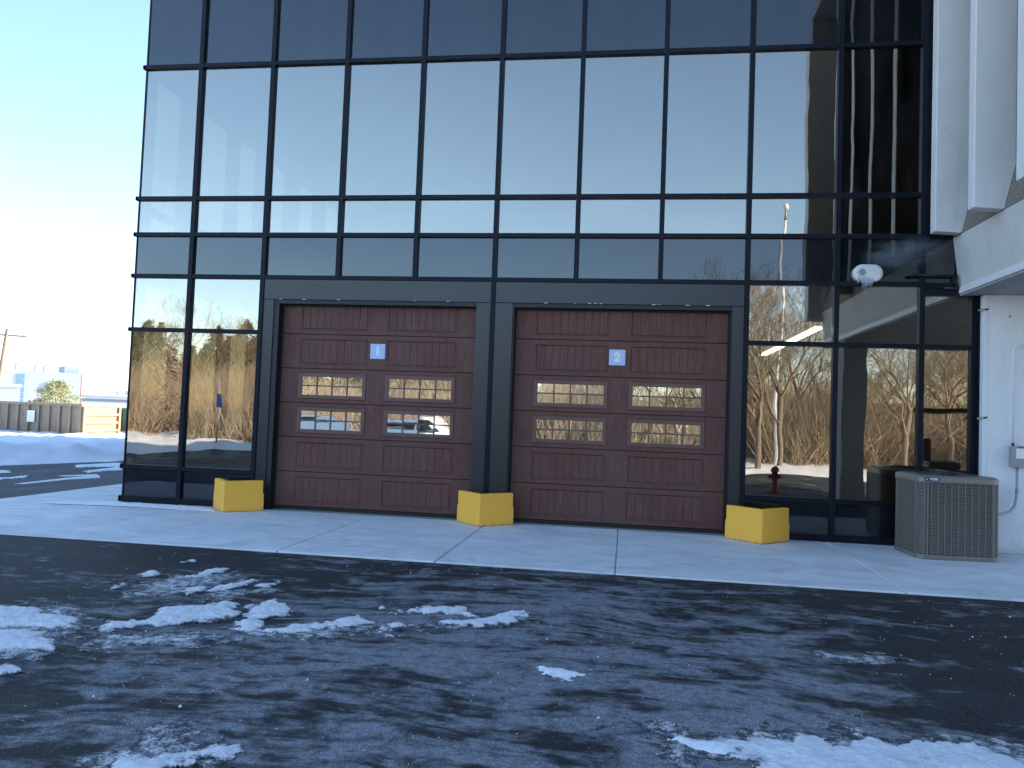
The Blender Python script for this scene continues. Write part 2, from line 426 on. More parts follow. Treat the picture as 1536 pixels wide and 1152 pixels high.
# apron: one slab per bay of the control joints
apron = bpy.data.objects.new('concrete_apron', None); COL.objects.link(apron); tag(apron, kind='structure')
JX = [.26, 3.15, 4.93, 6.83, 9.65, 13.5]
def slab(x0, x1, y0, y1, dz=0):
    e = .006; b = .012
    m = MB()
    m.add([(x0+e,y0+e,-.2),(x1-e,y0+e,-.2),(x1-e,y1-e,-.2),(x0+e,y1-e,-.2),
           (x0+e,y0+e,dz-b),(x1-e,y0+e,dz-b),(x1-e,y1-e,dz-b),(x0+e,y1-e,dz-b),
           (x0+e+b,y0+e+b,dz),(x1-e-b,y0+e+b,dz),(x1-e-b,y1-e-b,dz),(x0+e+b,y1-e-b,dz)],
          [(0,1,5,4),(1,2,6,5),(2,3,7,6),(3,0,4,7),(4,5,9,8),(5,6,10,9),(6,7,11,10),(7,4,8,11),(8,9,10,11)])
    return m.build('concrete_slab', M_APRON, apron)
for i in range(5): slab(JX[i], JX[i+1], -3.26, -.0, random.uniform(-.003,.0))
slab(-2.72, .26, -3.26, -.03, -.008)
for y0, y1 in ((-.03,3.2),(3.2,7.4),(7.4,12)): slab(-2.72, -.985, y0, y1, -.010)

# snow that lies in patches on the lot, as relief
def polydist(px, py, poly):
    P = np.array(poly); n = len(P); d = np.full(px.shape, 1e9); inside = np.zeros(px.shape, bool)
    for i in range(n):
        a = P[i]; b = P[(i+1)%n]; e = b-a
        t = np.clip(((px-a[0])*e[0]+(py-a[1])*e[1])/(e@e+1e-9), 0, 1)
        d = np.minimum(d, np.hypot(px-a[0]-t*e[0], py-a[1]-t*e[1]))
        c = ((a[1] > py) != (b[1] > py)) & (px < (b[0]-a[0])*(py-a[1])/(b[1]-a[1]+1e-12)+a[0])
        inside ^= c
    return np.where(inside, d, -d)
def snow_mesh(name, polys, res, z0, hmax, slope, amp, mat, nscale=9):
    V = []; F = []; off = 0
    for poly in polys:
        A = np.array(poly); mg = .25
        xs = np.arange(A[:,0].min()-mg, A[:,0].max()+mg, res); ys = np.arange(A[:,1].min()-mg, A[:,1].max()+mg, res)
        X, Y = np.meshgrid(xs, ys)
        d = polydist(X, Y, poly)
        n = fbm(X*nscale, Y*nscale, 5, .6)-.5; n2 = fbm(X*2.5*nscale+50, Y*2.5*nscale, 4, .6)-.5
        size = min(1, .3+np.abs(d).max())
        h = d+n*amp+n2*amp*.35
        z = np.where(h > 0, .0022+hmax*(1-np.exp(-np.maximum(h,0)*slope/hmax))*(.65+.8*fbm(X*14+9, Y*14, 4, .6)), .0022+h*.3)
        keep = (h > -.012)
        ny, nx = X.shape; idx = np.arange(ny*nx).reshape(ny, nx)
        q = keep[:-1,:-1] & keep[1:,:-1] & keep[:-1,1:] & keep[1:,1:]
        f = np.stack([idx[:-1,:-1][q], idx[:-1,1:][q], idx[1:,1:][q], idx[1:,:-1][q]], 1)
        used, inv = np.unique(f, return_inverse=True)
        V.append(np.stack([X.ravel(), Y.ravel(), z0+z.ravel()], 1)[used]); F.append(inv.reshape(f.shape)+off); off += len(used)
    m = fastmesh(name, np.concatenate(V), np.concatenate(F), mat, True)
    return tag(link(name, m), kind='stuff')
PATCH = [
 [(2.10,-6.14),(2.47,-6.05),(2.63,-6.04),(2.99,-6.14),(3.14,-6.41),(2.96,-6.52),(2.47,-6.54)],
 [(2.56,-6.63),(2.88,-6.54),(3.28,-6.75),(3.36,-6.88),(2.96,-7.06)],
 [(3.27,-6.43),(3.25,-6.22),(3.43,-6.10),(3.44,-5.73),(3.66,-5.58),(3.87,-5.44),(4.02,-5.83),(3.88,-6.07),(3.67,-6.22),(3.41,-6.44)],
 [(3.94,-5.42),(4.10,-5.32),(4.36,-5.58),(4.30,-5.81),(4.34,-6.11),(4.27,-6.19),(4.14,-5.89)],
 [(4.43,-6.14),(4.79,-5.80),(5.02,-5.55),(5.03,-5.75),(4.60,-6.18)],
 [(5.02,-5.29),(5.65,-5.08),(5.69,-5.26),(5.14,-5.41)],
 [(5.17,-6.00),(5.24,-5.76),(5.34,-5.83),(5.33,-6.04)],
 [(5.60,-5.56),(5.90,-5.20),(6.12,-5.05),(6.14,-5.42),(5.86,-5.60)],
 [(2.89,-4.75),(3.02,-4.21),(3.16,-4.23),(3.09,-4.71)],
 [(3.43,-5.13),(3.55,-4.65),(3.68,-4.66),(3.51,-5.11)],
 [(3.19,-5.27),(3.30,-5.07),(3.38,-5.15),(3.32,-5.30)],
 [(2.52,-4.75),(2.56,-4.54),(2.67,-4.76)],
 [(2.55,-5.21),(2.58,-5.03),(2.70,-5.18),(2.64,-5.29)],
 [(2.56,-4.16),(2.60,-3.99),(2.71,-4.14)],
 [(3.69,-4.86),(3.78,-4.60),(3.84,-4.76),(3.78,-4.92)],
 [(4.60,-8.40),(4.73,-8.18),(4.89,-8.07),(4.92,-7.97),(5.05,-7.90),(5.19,-7.96),(5.16,-8.04),(5.06,-8.10),(5.00,-8.40)],
 [(7.42,-7.30),(7.65,-7.23),(7.89,-7.19),(8.09,-7.17),(8.21,-7.07),(8.29,-7.14),(8.49,-7.12),(8.69,-7.07),(8.95,-7.24),(8.95,-8.0),(7.6,-8.0),(7.55,-7.55),(7.42,-7.47)],
 [(3.30,-7.23),(3.35,-7.20),(3.44,-7.27),(3.40,-7.33)]]
snow_mesh('snow_patches', PATCH, .010, -.021, .045, .34, .34, M_PATCH, 7)
SMEAR = [[(4.3,-6.25),(4.9,-5.85),(5.5,-5.42),(6.15,-5.08),(6.2,-5.3),(5.5,-5.8),(4.8,-6.25)],
 [(2.6,-5.0),(3.1,-4.3),(3.5,-4.4),(3.3,-5.3),(2.9,-5.5)], [(3.3,-5.4),(3.8,-4.7),(4.0,-4.9),(3.6,-5.5)], [(3.2,-6.7),(3.6,-6.35),(4.3,-6.3),(4.2,-6.6),(3.6,-6.75)],
 [(2.0,-6.0),(3.0,-5.95),(3.2,-6.5),(3.4,-7.1),(2.6,-7.2)], [(7.0,-7.25),(8.0,-7.05),(9.0,-6.95),(9.2,-7.3),(8.0,-7.4),(7.2,-7.6)], [(8.3,-5.6),(8.8,-5.4),(9.0,-5.6),(8.5,-5.8)], [(5.2,-8.1),(4.8,-7.75),(4.5,-8.2),(4.9,-8.4)]]
snow_mesh('snow_smears', SMEAR, .014, -.0212, .0075, .05, .55, M_PATCH, 6)
snow_mesh('dirty_ice_patches', [[(7.19,-7.36),(7.40,-7.29),(7.50,-7.33),(7.50,-7.47),(7.40,-7.5),(7.25,-7.48)], [(6.40,-6.41),(6.53,-6.41),(6.68,-6.48),(6.60,-6.60),(6.44,-6.55)]], .01, -.021, .028, .4, .16, M_SNOWD)
snow_mesh('snow_drift', [[(-1.9,-.75),(-1.0,-.20),(.14,-.20),(.60,-.21),(.92,-.52),(.98,-.64),(.40,-.62),(-.42,-.60)]], .016, -.001, .045, .3, .12, M_SNOW, 5)
snow_mesh('road_snow_strips', [[(-6.44,5.96),(-6.18,7.42),(-5.37,6.25),(-5.99,5.48)], [(-5.13,4.62),(-5.37,6.25),(-4.77,5.38),(-4.87,4.35)],
   [(-6.7,3.60),(-6.42,3.89),(-6.06,3.48),(-6.16,3.20)], [(-5.4,2.05),(-5.22,2.66),(-5.40,3.32),(-5.03,2.79),(-5.00,1.92)]], .03, -.024, .03, .3, .3, M_SNOW, 3)
M_PAINT = mat_plain('worn_white_road_paint', (.68,.69,.70), .7, 0, .25, 8)
sheet('road_arrow', [(-4.30,1.60),(-4.12,1.62),(-4.10,2.85),(-3.86,3.42),(-4.30,3.98),(-4.47,4.12),(-4.87,3.42),(-4.62,3.32),(-4.36,3.66),(-4.38,3.0)], -.019, M_PAINT)

# snow banks: heightfields
def bank(name, fn, x0, x1, y0, y1, res, mat=M_SNOW):
    xs = np.arange(x0, x1, res); ys = np.arange(y0, y1, res); X, Y = np.meshgrid(xs, ys)
    Z = fn(X, Y); ny, nx = X.shape; idx = np.arange(ny*nx).reshape(ny, nx)
    q = (Z[:-1,:-1] > -.1) | (Z[1:,1:] > -.1)
    f = np.stack([idx[:-1,:-1][q], idx[:-1,1:][q], idx[1:,1:][q], idx[1:,:-1][q]], 1)
    return tag(link(name, fastmesh(name, np.stack([X.ravel(), Y.ravel(), Z.ravel()], 1), f, mat, True)), kind='structure')
def left_bank(X, Y):
    d = ((-7.56-X)*3.13+(Y-4.96)*1.0)/3.286      # distance beyond the road edge
    n = fbm(X*.8, Y*.8, 5, .6)-.5
    d = d+n*.9
    up = sstep(0, 1.6, d)*.44+sstep(1.4, 5, d)*(-.16)
    return np.where(d > 0, -.03+up*(.8+.5*fbm(X*1.3+5, Y*1.3, 3))+sstep(0,1,d)*(fbm(X*4, Y*4, 4, .6)-.5)*.16, -.2)
bank('snow_bank', left_bank, -22, -4.5, -14, 30, .14)
def far_bank(X, Y):
    e = -15.0-.035*(X+8)*0 + (fbm(X*.35, Y*.35, 4, .6)-.5)*1.6
    d = e-Y
    up = sstep(0, 1.5, d)*.15-sstep(1.5, 6, d)*.08
    return np.where(d > 0, -.03+up*(.5+fbm(X*.7+3, Y*.7, 4))+sstep(0,1,d)*(fbm(X*3, Y*3, 4, .6)-.5)*.18, -.2)
bank('snow_bank', far_bank, -50, 42, -28, -13, .22)

# wooded hill across the lot
def hill_z(X, Y):
    h = sstep(-22, -58, Y)*2.4+sstep(-35, -90, Y)*2.4
    h = h+sstep(-4, -40, X)*sstep(-26, -60, Y)*1.0
    return -.35+h+(fbm(X*.12, Y*.12, 4)-.5)*1.6*sstep(-20, -40, Y)
bank('wooded_hill', hill_z, -150, 150, -130, -19, 1.5, M_HILL)
def hz1(x, y): return max(float(hill_z(np.array([x]), np.array([y]))[0]), -.05)

# ------------------------------------------------------------------ GLASS BUILDING
bld = thing('glass_building', 'dark glass curtain wall building with brown garage doors at its foot', 'building')
W = 1.22
CX = [-.9703]+[i*W for i in range(8)]+[9.7521, 10.8735]
CXL = [-.9703]+[i*W for i in range(8)]+[9.7521, 10.8735, 11.53]    # lower storey reaches under the wing
R = [0.0, .5588, 2.7351, 3.5961, 4.2636, 4.8457, 6.9939, 8.2, 10.2, 11.2]
def pane(x0, x1, z0, z1, mat, y=0., name='pane'):
    # a thin slab, set in the frame with a touch of tilt and a slight bow
    cx, cz = (x0+x1)/2, (z0+z1)/2; hx, hz = (x1-x0)/2, (z1-z0)/2
    m = MB(); N = 6; bow = random.uniform(-.0016,.0016)
    vs = []; fs = []
    for side, yo in ((0,-.003),(1,.003)):
        for j in range(N+1):
            for i in range(N+1):
                u = i/N*2-1; v = j/N*2-1
                vs.append((u*hx, yo+bow*(1-u*u)*(1-v*v), v*hz))
    k = (N+1)*(N+1)
    for j in range(N):
        for i in range(N):
            a = j*(N+1)+i; fs.append((a,a+1,a+N+2,a+N+1)); fs.append((k+a,k+a+N+1,k+a+N+2,k+a+1))
    loop = [i for i in range(N+1)]+[j*(N+1)+N for j in range(1,N+1)]+[N*(N+1)+i for i in range(N-1,-1,-1)]+[j*(N+1) for j in range(N-1,0,-1)]
    b0 = len(vs); nl = len(loop)
    vs += [vs[q] for q in loop]+[vs[k+q] for q in loop]
    for q in range(nl): fs.append((b0+(q+1)%nl, b0+q, b0+nl+q, b0+nl+(q+1)%nl))
    m.add(vs, fs)
    o = m.build(name, mat, bld, True); o.location = (cx, y, cz)
    for p in o.data.polygons[N*N*2:]: p.use_smooth = False
    o.rotation_euler = (random.gauss(0,.0017), 0, random.gauss(0,.0017))
    return o
MW, MT = .034, .031   # half widths of mullions and transoms
DOORS = ((1.508, 4.632, 3.07), (5.205, 8.325, 6.765))
for r in range(len(R)-1):
    z0, z1 = R[r]+MT*.6, R[r+1]-MT*.6
    if r == 0: z0 = .07
    cols = CXL if r < 3 else CX
    for c in range(len(cols)-1):
        if r < 3 and 2 <= c < 8: continue
        x0, x1 = cols[c]+MW*.6, cols[c+1]-MW*.6
        if c == 0: x0 = cols[0]+.004
        spand = r in (0, 3, 6, 8)
        pane(x0, x1, z0, z1, G_SPA if spand else G_VIS)
pane(10.92, 11.30, R[3]+.02, R[4]-.02, G_SPA)      # the last dark panel under the wing
def vert(x, z0, z1, hw=MW, y0=-.058, y1=.09):
    return MB().box(x-hw, x+hw, y0, y1, z0, z1).build('mullion', M_MUL, bld)
for i, x in enumerate(CX):
    if i == 0: MB().box(x-.012, x+.012, -.014, .05, .05, R[-1]).build('mullion', M_MUL, bld)
    elif i in (2,8,5,9,1,10): vert(x, .0 if i != 5 else .05, R[-1], MW if i != 10 else .036)
    else: vert(x, R[3]-.028, R[-1])
MB().box(10.908, 10.985, -.05, .09, R[4]-.1, R[-1]).build('mullion', M_MUL, bld)
vert(11.54, 0, 3.45, .035)
MB().box(11.575, 11.587, -.12, -.06, 0, 3.436).build('mullion', M_MUL, bld)
for r, z in enumerate(R):
    cols = CXL if r < 3 else CX
    for c in range(len(cols)-1):
        if r < 3 and 2 <= c < 8: continue
        x0, x1 = cols[c]+MW, cols[c+1]-MW
        if c == 0: x0 = cols[0]-.045
        h = MT if r else .045
        zz = z if r else .047
        o = MB().box(x0, x1, -.054 if c else -.05, .08, zz-h, zz+h).build('transom', M_MUL, bld)
        # pressure-cap lip casting a thin dark line under each transom
        if c == 0: MB().box(x0, cols[0]-.003, -.05, .30, zz-h, zz+h).build('transom', M_MUL, bld)
MB().box(10.92, 11.30, -.05, .08, R[3]-.05, R[3]+.02).build('transom', M_MUL, bld)
MB().box(10.92, 11.50, -.05, .08, 3.44, 3.54).build('transom', M_MUL, bld)

# metal cladding round the doors
for x0, x1 in ((W+MW, 4*W-MW), (4*W+MW, 7*W-MW)):
    MB().box(x0, x1, -.04, .02, 3.252, R[3]-MT-.002).build('head_panel', M_CLAD, bld, bevel=.004)
for x0, x1 in ((W+MW, 1.425), (4.632, 4*W-MW), (4*W+MW, 5.185), (8.345, 7*W-MW)):
    MB().box(x0, x1, -.038, .02, .0, 3.248).build('pier_panel', M_CLAD, bld, bevel=.004)
for a, b, _ in DOORS:   # dark reveals
    m = MB()
    m.box(a-.085 if a < 2 else a-.018, a+.0, -.02, .30, 0, 3.25)
    m.box(b+.001, b+.018, -.02, .30, 0, 3.25); m.box(a+.0015, b-.0005, -.02, .30, 3.19, 3.249)
    m.build('door_reveal', M_BLACK, bld)
    MB().box(a+.002, b-.002, .09, .118, 3.165, 3.188).build('head_seal', M_SEAL, bld)
    for k in range(9):
        if random.random() < .75:
            x = a+random.random()**1.5*(b-a)*.97; l = random.uniform(.015,.07)
            mm = MB(); mm.tube([(x,-.041,3.256),(x+l*.5,-.044,3.255+random.uniform(-.004,.004)),(x+l,-.041,3.256)], [.004,.007,.003], 6)
            mm.build('sealant_smear', M_SEALANT, bld, True)
# body: roof, slabs, back and side walls, interior
M_INT = mat_plain('interior_drywall', (.14,.14,.135), .8, 0, .1)
M_INTD = mat_plain('dark_ceiling', (.06,.06,.06), .8, 0, .1)
M_FLOOR = mat_plain('shop_floor', (.16,.16,.155), .5, 0, .2, 2)
DEP = 22.0; XR = 25.0
MB().box(-.93, XR, .12, DEP, 11.15, 11.4).build('roof', M_BLACK, bld)
MB().box(-.93, 11.3, .12, DEP-.1, 3.62, 4.2).build('floor_deck', M_INTD, bld)
MB().box(-.93, 11.3, .12, DEP-.1, 7.02, 8.18).build('floor_deck', M_INTD, bld)
MB().box(-.93, 11.55, .1, DEP-.1, -.05, .006).build('shop_floor', M_FLOOR, bld)
MB().box(-.93, 11.6, 9.0, 9.2, .01, 11.1).build('partition', M_INT, bld)
MB().box(-.95, XR, DEP-.1, DEP, 0, 11.15).build('back_wall', M_PRECAST, bld)
MB().box(11.6, 11.8, .12, 9, 0, 11.1).build('partition', M_INTD, bld)
# side wall to the left: glazed strips between opaque piers
ys = [.10, .16, .92, 1.62, 2.14, 2.50, 2.76, 3.70, 4.20, 5.0, 5.8, 7.0]
ys = [.02, .20, .95, 1.65, 2.55, 3.00, 3.72, 4.30, 5.10, 5.90, 6.70, 7.50, 8.3, DEP-.1]
for i in range(len(ys)-1):
    if i % 2 == 0:
        MB().box(-.955, -.90, ys[i], ys[i+1], 0.0, 11.1).build('side_pier', M_MUL, bld)
    else:
        for z0, z1 in ((.59,3.50),(4.30,4.62),(4.76,6.88),(8.3,10.2)):
            m = MB(); m.box(-.935, -.929, ys[i], ys[i+1], z0, z1); m.build('pane', G_VIS, bld)
        for z0, z1 in ((0,.59),(3.50,4.30),(4.62,4.76),(6.88,8.3),(10.2,11.1)):
            MB().box(-.955, -.90, ys[i], ys[i+1], z0, z1).build('side_rail', M_MUL, bld)
# right-hand continuation of the building behind the wing (closes the mass)
MB().box(11.8, XR, .3, DEP-.1, 0, 11.15).build('main_wall', M_PRECAST, bld)
# garage interior backing behind the doors
# fluorescent strips inside
M_LAMP = NT('lit_fluorescent'); e = M_LAMP.n('Emission'); e.inputs[0].default_value = (1,.93,.78,1); e.inputs[1].default_value = 4
M_LAMP.l(e.outputs[0], M_LAMP.out.inputs[0]); M_LAMP = M_LAMP.m
def strip(x, y0, y1, z, label):
    t = thing('strip_light', label, 'ceiling light', (x, (y0+y1)/2, z), 0, 'fluorescent strips inside the building')
    L = (y1-y0)/2
    MB().box(-.06, .06, -L, L, .03, .09).build('housing', M_WHITE, t)
    for s in (-.032, .032):
        MB().tube([(s,-L+.03,0),(s,-.02,0)], .016, 8).build('lamp_tube', M_LAMP, t, True)
        MB().tube([(s,.02,0),(s,L-.03,0)], .016, 8).build('lamp_tube', M_LAMP, t, True)
    for yy in (-L*.7, L*.7): MB().tube([(0,yy,.09),(0,yy,3.61-z)], .006, 5).build('hanger_rod', M_BLACK, t)
strip(9.60, .25, 4.9, 3.0, 'long lit fluorescent strip behind the glass right of the second garage door')
strip(1.05, .35, 3.0, 3.0, 'lit fluorescent strip behind the glass just left of the first garage door')

# ------------------------------------------------------------------ GARAGE DOORS
PW, PH = 1.04, .35
def groove_frame(cx, cz, w, h, y):      # moulded lip round a raised panel
    m = MB(); o = .028
    a = [(-w/2-o,-h/2-o),(w/2+o,-h/2-o),(w/2+o,h/2+o),(-w/2-o,h/2+o)]
    rings = [(o, 0.0), (o*.72, -.007), (o*.40, -.004), (.0, .0095)]
    V = []
    for off, yy in rings:
        V += [(cx-w/2-off, y+yy, cz-h/2-off), (cx+w/2+off, y+yy, cz-h/2-off), (cx+w/2+off, y+yy, cz+h/2+off), (cx-w/2-off, y+yy, cz+h/2+off)]
    F = []
    for k in range(len(rings)-1):
        for i in range(4): F.append((k*4+i, k*4+(i+1)%4, k*4+4+(i+1)%4, k*4+4+i))
    V += [(v[0], y+.02, v[2]) for v in V[12:16]]
    F.append((12,13,14,15))
    m.add(V, F); return m
def garage_door(cx, wd, label, nlab, digit):
    d = thing('garage_door', label, 'garage door', (cx, .12, 0), 0, 'brown garage doors')
    H = .535; Z0 = .06; hw = wd/2
    pans = [-.70, .70]
    hp = PW/2+.028; vh = PH/2+.028
    MB().box(-hw, hw, .035, .05, Z0, 3.3).build('backing', M_BLACK, d)
    for k in range(6):
        z0 = Z0+k*H; z1 = z0+H-.0035; zc = (z0+z1)/2
        m = MB(); yb = .034
        b = .006                                  # rounded section lip top and bottom
        # rails
        m.extr([(.012,z0),(yb,z0),(yb,zc-vh),(0,zc-vh),(0,z0+b)], 'x', -hw, hw)
        top = [(0,zc+vh),(yb,zc+vh),(yb,z1),(.012,z1),(0,z1-b)]
        m.extr(top, 'x', -hw, hw)
        xs = [-hw, -.70-hp, -.70+hp, .70-hp, .70+hp, hw]
        for q in (0,2,4): m.box(xs[q], xs[q+1], 0, yb, zc-vh, zc+vh)
        sec = m.build('door_section', M_WOOD, d)
        for pc in pans:
            if k in (2,3):
                w_ = PW-.01; h_ = PH-.015
                win = MB()
                for (xa,xb,za,zb) in ((-w_/2-.032,-w_/2+.026,-h_/2-.032,h_/2+.032),(w_/2-.026,w_/2+.032,-h_/2-.032,h_/2+.032),
                                      (-w_/2+.026,w_/2-.026,-h_/2-.032,-h_/2+.026),(-w_/2+.026,w_/2-.026,h_/2-.026,h_/2+.032)):
                    win.box(pc+xa, pc+xb, -.012, .022, zc+za, zc+zb)
                wf = win.build('window', M_WOODFR, d, bevel=.005)
                iw, ih = w_/2-.026, h_/2-.026
                mt = MB(); t_ = .010
                for q in (-1,0,1): mt.box(pc+q*iw/2-t_, pc+q*iw/2+t_, -.006, .014, zc-ih, zc+ih)
                for q in range(4):
                    x0 = pc-iw+q*iw/2+(t_ if q else 0); x1 = pc-iw+(q+1)*iw/2-(t_ if q < 3 else 0)
                    mt.box(x0, x1, -.005, .013, zc-t_, zc+t_)
                mt.build('muntin', M_WOODFR, wf)
                for q in range(4):
                    for s in (0,1):
                        x0 = pc-iw+q*iw/2+(t_ if q else 0); x1 = pc-iw+(q+1)*iw/2-(t_ if q < 3 else 0)
                        za, zb = (zc-ih, zc-t_) if s == 0 else (zc+t_, zc+ih)
                        p = MB().box(-(x1-x0)/2, (x1-x0)/2, 0, .004, -(zb-za)/2, (zb-za)/2).build('pane', G_DOOR, wf)
                        p.location = ((x0+x1)/2, .006, (za+zb)/2)
                        p.rotation_euler = (random.gauss(0,.002), 0, random.gauss(0,.003))
            else:
                rp = groove_frame(pc, zc, PW, PH, 0).build('raised_panel', M_WOOD, d)
                n = 9; bw = PW/n
                for q in range(n):
                    x0 = pc-PW/2+q*bw; x1 = x0+bw; g = .0013; c = .0034
                    b = MB()
                    prof = [(x0+g,.016),(x0+g,.002+c),(x0+g+c,.002),(x1-g-c,.002),(x1-g,.002+c),(x1-g,.016)]
                    b.prism(prof, zc-PH/2+.004, zc+PH/2-.004)
                    b.build('board', M_WOOD, rp)
    MB().box(-hw, hw, -.004, .034, .012, Z0-.004).build('bottom_seal', M_SEAL, d)
    for s in (-1,1):
        MB().box(s*hw-.012, s*hw+.012, -.012, -.001, .02, 3.18).build('side_seal', M_SEAL, d)
    sg = thing('number_sign', nlab, 'sign', (cx+.012 if digit == '1' else cx-.03, .116, 2.49), 0, 'number signs on the garage doors')
    MB().box(-.118, .118, -.003, .003, -.115, .115).build('plate', M_BLUE, sg)
    t = text_mesh('numeral', digit, .18, M_WHITE, sg, .0015, .010); t.location = (0, -.0035, 0)
    return d
garage_door(3.07, 3.10, 'brown panelled garage door with the number 1 sign', 'small blue square sign with a white 1 on the left garage door', '1')
garage_door(6.765, 3.10, 'brown panelled garage door with the number 2 sign', 'small blue square sign with a white 2 on the right garage door', '2')

# ------------------------------------------------------------------ YELLOW CORNER GUARDS
def guard(x, label, apex=-.60, end=-.18, hw=.41, rz=0):
    t = thing('corner_guard', label, 'corner guard', (x, 0, .002), rz, 'yellow corner guards at the door piers')
    th = .085; h = .455
    for s in (-1, 1):
        o1 = (s*hw, end); a = (0, apex); dx, dy = o1[0], o1[1]-a[1]; L = math.hypot(dx, dy)
        nx, ny = -dy/L*s, dx/L*s          # inward normal
        if ny < 0: nx, ny = -nx, -ny
        q = [(0, apex), (s*hw, end), (s*hw+nx*th, end+ny*th), (0, apex+th*L/abs(dx))]
        step = [(s*.002+0, apex+.0), ]
        if s < 0: q = q[::-1]
        m = MB(); m.prism(q, 0, h)
        m.build('guard_leg', M_YEL, t, bevel=.012)
        # the lower half swells a little at the free end
        e = .012; ex = (s*(hw+e*.9), end+e*.8); s0 = (s*hw*.97, end+(apex-end)*.03)
        m = MB(); q2 = [s0, ex, (ex[0]+nx*th*.9, ex[1]+ny*th*.9), (s0[0]+nx*th*.9, s0[1]+ny*th*.9)]
        if s < 0: q2 = q2[::-1]
        m.prism(q2, .001, h*.56); m.build('end_lip', M_YEL, t, bevel=.008)
    return t
guard(1.08, 'yellow chevron guard left of the first garage door, snow at its foot', -.62, -.19, .40)
guard(4.90, 'yellow chevron guard on the pier between the two garage doors', -.55, -.15)
guard(8.72, 'yellow chevron guard right of the second garage door', -.66, -.24, .42)

# ------------------------------------------------------------------ CONCRETE WING (right)
wing = thing('concrete_wing', 'white precast concrete wing with tall fins overhanging on the right', 'building')
XF, XB = 10.93, 11.285
WE = -7.55; WX = 14.5; ZT = 11.2
fin_y = [-.13-1.19*i for i in range(5)]
for i, y in enumerate(fin_y):
    poly = [(XF,4.272),(XB-.01,4.252),(XB+.115,4.80),(XB+.115,ZT),(XF,ZT)]
    m = MB(); m.extr([(p[0],p[1]) for p in poly], 'y', y-.17, y); m.build('fin', M_PRECAST, wing, bevel=.012)
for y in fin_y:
    MB().box(XF+.012, XB+.11, y+.001, y+.014, 4.84, ZT-.02).build('fin_back', M_AGGD, wing)  # glass-side fin faces, darkened by colour to stand for shade
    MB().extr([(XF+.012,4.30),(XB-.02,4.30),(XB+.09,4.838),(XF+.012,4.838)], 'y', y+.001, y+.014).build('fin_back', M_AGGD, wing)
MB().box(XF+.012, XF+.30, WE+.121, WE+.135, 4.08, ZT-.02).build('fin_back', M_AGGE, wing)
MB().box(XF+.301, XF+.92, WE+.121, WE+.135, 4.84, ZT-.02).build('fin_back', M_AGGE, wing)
# end panel, wider
MB().extr([(XF,4.05),(XF+.95,4.05),(XF+.95,ZT),(XF,ZT)], 'y', WE-.2, WE+.12).build('end_fin', M_PRECAST, wing, bevel=.012)
# sloped aggregate sill and recessed window band between fins
MB().extr([(XB-.012,4.249),(XB+.60,4.249),(XB+.60,4.82),(XB+.118,4.82)], 'y', WE+.13, .0).build('aggregate_sill', M_AGG, wing)
for i in range(len(fin_y)):
    y1 = fin_y[i]-.17; y0 = fin_y[i+1] if i+1 < len(fin_y) else WE+.12
    MB().box(XB+.30, XB+.31, y0, y1, 4.83, ZT-.3).build('pane', G_SPA, wing)
    MB().box(XB+.28, XB+.33, y0, y0+.05, 4.825, ZT-.3).build('window_jamb', M_TRIM, wing)
# spandrel beam, fascia, soffit, body
MB().extr([(XB-.012,4.246),(XB+.5,4.246),(XB+.5,3.562),(XB+.07,3.562)][::-1], 'y', WE+.0, .0).build('spandrel_beam', M_BEAM, wing, bevel=.008)
MB().box(XB+.050, XB+.5, WE-.02, -.06, 3.468, 3.560).build('fascia', M_TRIM, wing, bevel=.004)
MB().box(XB+.07, WX, WE, -.02, 3.44, 3.466).build('soffit', M_SOFFIT, wing)
MB().box(XB+.52, WX, WE+.13, -.03, 3.5, ZT).build('wing_body', M_PRECAST, wing)
MB().box(XF, WX, WE-.2, .0, ZT+.002, ZT+.25).build('parapet', M_PRECAST, wing)
# ground storey wall beneath the overhang
MB().box(11.595, WX, -.20, -.04, 0.0, 3.438).build('ground_wall', M_WALL, wing, bevel=.01)
MB().box(11.588, 11.64, -.212, -.12, .01, 3.43).build('corner_trim', M_TRIM, wing, bevel=.003)
MB().box(11.36, 11.84, -6.3, -5.8, 0, 3.44).build('column', M_SOFFIT, wing, bevel=.02)

# ------------------------------------------------------------------ AIR CONDITIONER
M_ACG = mat_plain('taupe_grey_painted_steel', (.215,.185,.155), .42, .2, .08, 5)
M_ACD = mat_plain('dark_coil', (.012,.013,.014), .8, 0, .3, 20)
M_NAVY = mat_plain('navy_badge', (.012,.025,.16), .3, 0, .02)
ac = thing('air_conditioner', 'grey louvred air conditioning condenser standing against the white wall', 'air conditioner', (10.965, -.66, .0), math.radians(4.5))
AW, AD, AH, AR = .485, .40, 1.03, .11
def rrect(w, d, r, n=6):
    P = []
    for cx, cy, a0 in ((w-r,-d+r,-90),(w-r,d-r,0),(-w+r,d-r,90),(-w+r,-d+r,180)):
        for k in range(n+1):
            a = math.radians(a0+90*k/n); P.append((cx+r*math.cos(a), cy+r*math.sin(a)))
    return P
MB().prism(rrect(AW+.004, AD+.004, AR), .0, .06).build('base_pan', M_ACG, ac, bevel=.006)
MB().prism(rrect(AW-.035, AD-.035, AR-.02), .055, AH-.07).build('coil', M_ACD, ac)
